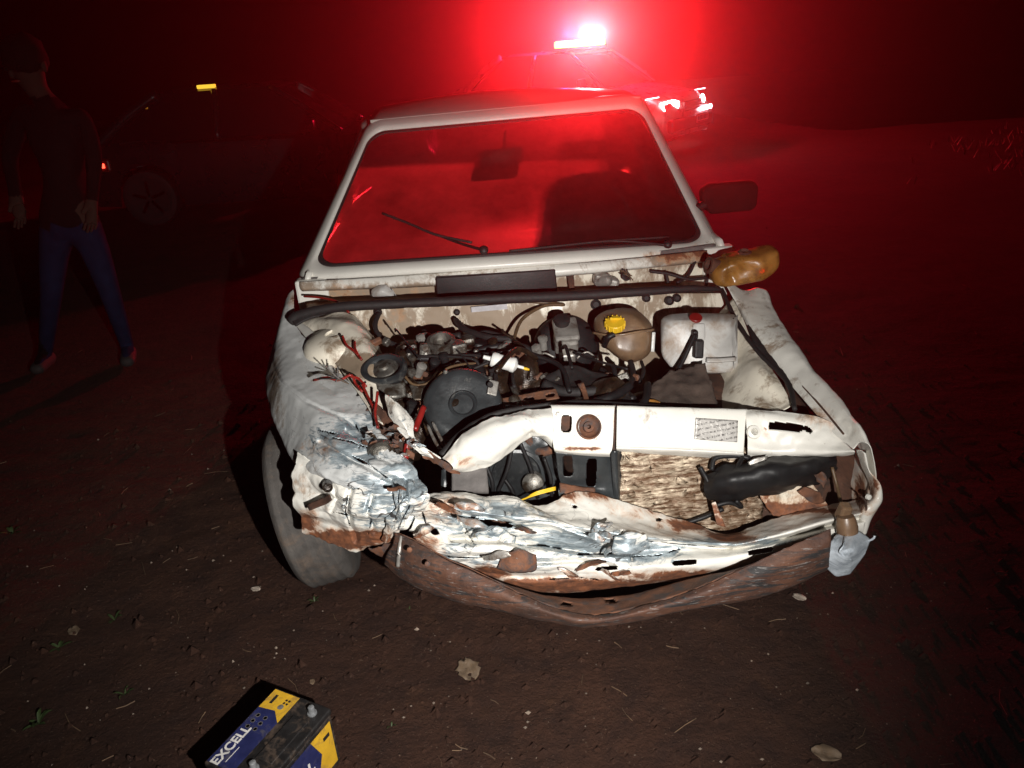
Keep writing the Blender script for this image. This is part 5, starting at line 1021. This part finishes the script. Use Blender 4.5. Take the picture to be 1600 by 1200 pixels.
scatter('earth_crumbs', 3400, earth, clod, 'small crumbs of red earth', 'earth')
scatter('straw', 240, mk('dry_straw', (.12,.072,.04), .8, 0, .6, 20, 0), straw, 'bits of dry straw and twigs on the earth', 'straw')
leaf_m = mk('dead_leaf', (.13,.085,.05), .8, 0, .4, 40, .4, 120, (.20,.145,.10)); leaf_g = mk('weed_leaf', (.035,.055,.016), .6, 0, .4, 30, .2, 80); leaf_w = mk('pale_scrap', (.40,.33,.27), .7, 0, .3, 30, .3, 80)
def leaf(px, py, s, an, mat, name, label, cat='leaf'):
    g = G(px, py); g.z = ground_z(g.x, g.y)+.002; v, f = [], []; n_ = 9
    for j in range(n_):
        t_ = j/(n_-1); hw = s*.36*math.sin(math.pi*min(1, t_*.93+.05))**.7*(1+.35*noise.noise(Vector((j*.9, px, 0))))
        for i in range(5):
            u_ = (i-2)/2; v.append(Vector((u_*hw, (t_-.5)*s, .02*s+abs(u_)*s*.10+s*.09*noise.noise(Vector((u_*2, t_*4, px))))))
    for j in range(n_-1):
        for i in range(4): f.append((j*5+i, j*5+i+1, (j+1)*5+i+1, (j+1)*5+i))
    o = mesh_obj(name, v, f, mat, None); o.location = g; o.rotation_euler = (0, 0, an); m_ = o.modifiers.new('t', 'SOLIDIFY'); m_.thickness = .0008; return tag(o, label, cat)
leaf(732,1046,.092,.35,leaf_m,'dead_leaf','large crumpled brown dead leaf lying in front of the bumper')
leaf(1248,934,.045,.9,leaf_w,'dead_leaf','small pale dead leaf below the dangling indicator lamp')
leaf(400,923,.036,1.2,leaf_w,'dead_leaf','small pale leaf on the earth below the tyre')
leaf(488,1066,.022,.4,leaf_m,'dead_leaf','tiny brown leaf just beyond the battery')
leaf(1565,898,.035,1.4,leaf_m,'dead_leaf','small brown leaf near the right edge of the photo')
leaf(115,985,.05,.7,leaf_m,'dead_leaf','brown leaf on the dark earth at the left, beside weeds')
leaf(1290,1185,.07,1.2,leaf_m,'dead_leaf','brown leaf at the bottom edge, right of centre')
def weed(px, py, s, n, label):
    g = G(px, py); g.z = ground_z(g.x, g.y); t_ = thing('weed_sprout', label, 'weed', g, random.uniform(0, 6), 'weeds in the bare earth')
    for k in range(n):
        a = 6.28*k/n+random.uniform(-.4,.4); l = s*random.uniform(.6,1.1); h = l*random.uniform(.25,.8); d = Vector((math.cos(a), math.sin(a), 0)); sd_ = Vector((-d.y, d.x, 0)); v = []
        for q in range(5): u_ = q/4; c = d*l*u_+Vector((0,0,h*math.sin(u_*2.0))); wq = s*.13*math.sin(math.pi*min(1,u_*.9+.08)); v += [c+sd_*wq, c+Vector((0,0,-wq*.4)), c-sd_*wq]
        mesh_obj('leaf', v, [(q*3+i, q*3+i+1, q*3+i+4, q*3+i+3) for q in range(4) for i in range(2)], leaf_g, t_)
for px, py, s, n_, lb_ in ((492,942,.022,5,'small green weed on the earth below the crushed corner'), (612,1135,.020,3,'single green weed left of the bottom centre'), (640,955,.016,3,'tiny weed below the left end of the rusty bumper bar'), (178,965,.035,5,'green weed on the dark earth in the left foreground'), (92,1012,.04,6,'low green weed near the left edge of the photo'), (60,1130,.045,7,'leafy weed at the lower left corner'), (195,1085,.03,5,'small weed left of the battery'), (20,835,.05,6,'weed at the left edge beside the dark ground')):
    weed(px, py, s, n_, lb_)

# dry grass clumps catching the red light, far right
def tuft(v, f):
    x, y = random.gauss(7.4, .9), random.gauss(9.6, .9); z = ground_z(x, y)
    for k in range(4):
        a = random.uniform(0, 6.28); l = random.uniform(.05,.16); b = len(v); d = Vector((math.cos(a)*.5, math.sin(a)*.5, .8))*l; s = Vector((-math.sin(a), math.cos(a), 0))*.005; p = Vector((x+random.gauss(0,.03), y+random.gauss(0,.03), z)); v += [p+s, p-s, p+d*.6+s*.7, p+d*.6-s*.7, p+d]; f += [(b,b+1,b+3,b+2), (b+2,b+3,b+4)]
scatter('dry_grass', 260, mk('dry_grass', (.22,.17,.10), .8, 0, .4, 3, 0), tuft, 'dry grass clumps at the far right edge of the clearing', 'grass')

# ------------------------------------------------------------------ added scatter volume, imitating lens glow round the light bar
bm = bmesh.new(); bmesh.ops.create_cube(bm, size=1, matrix=Matrix.Translation((0, 2.6, 2.0)) @ Matrix.Diagonal((121, 121, 11, 1)))
hz = bpy.data.materials.new('lens_glow_scatter'); hz.use_nodes = True; t = hz.node_tree; t.nodes.remove(t.nodes['Principled BSDF'])
pv = t.nodes.new('ShaderNodeVolumePrincipled'); pv.inputs['Color'].default_value = (.9,.9,.9,1); pv.inputs['Density'].default_value = .0075; pv.inputs['Anisotropy'].default_value = .92
t.links.new(pv.outputs[0], t.nodes['Material Output'].inputs['Volume'])
lens_glow_volume = bm_obj('lens_glow_volume', bm, hz); lens_glow_volume['kind'] = 'stuff'; lens_glow_volume['label'] = 'added scatter volume imitating lens glow around the red light bar'; lens_glow_volume['category'] = 'lens_glow_volume'
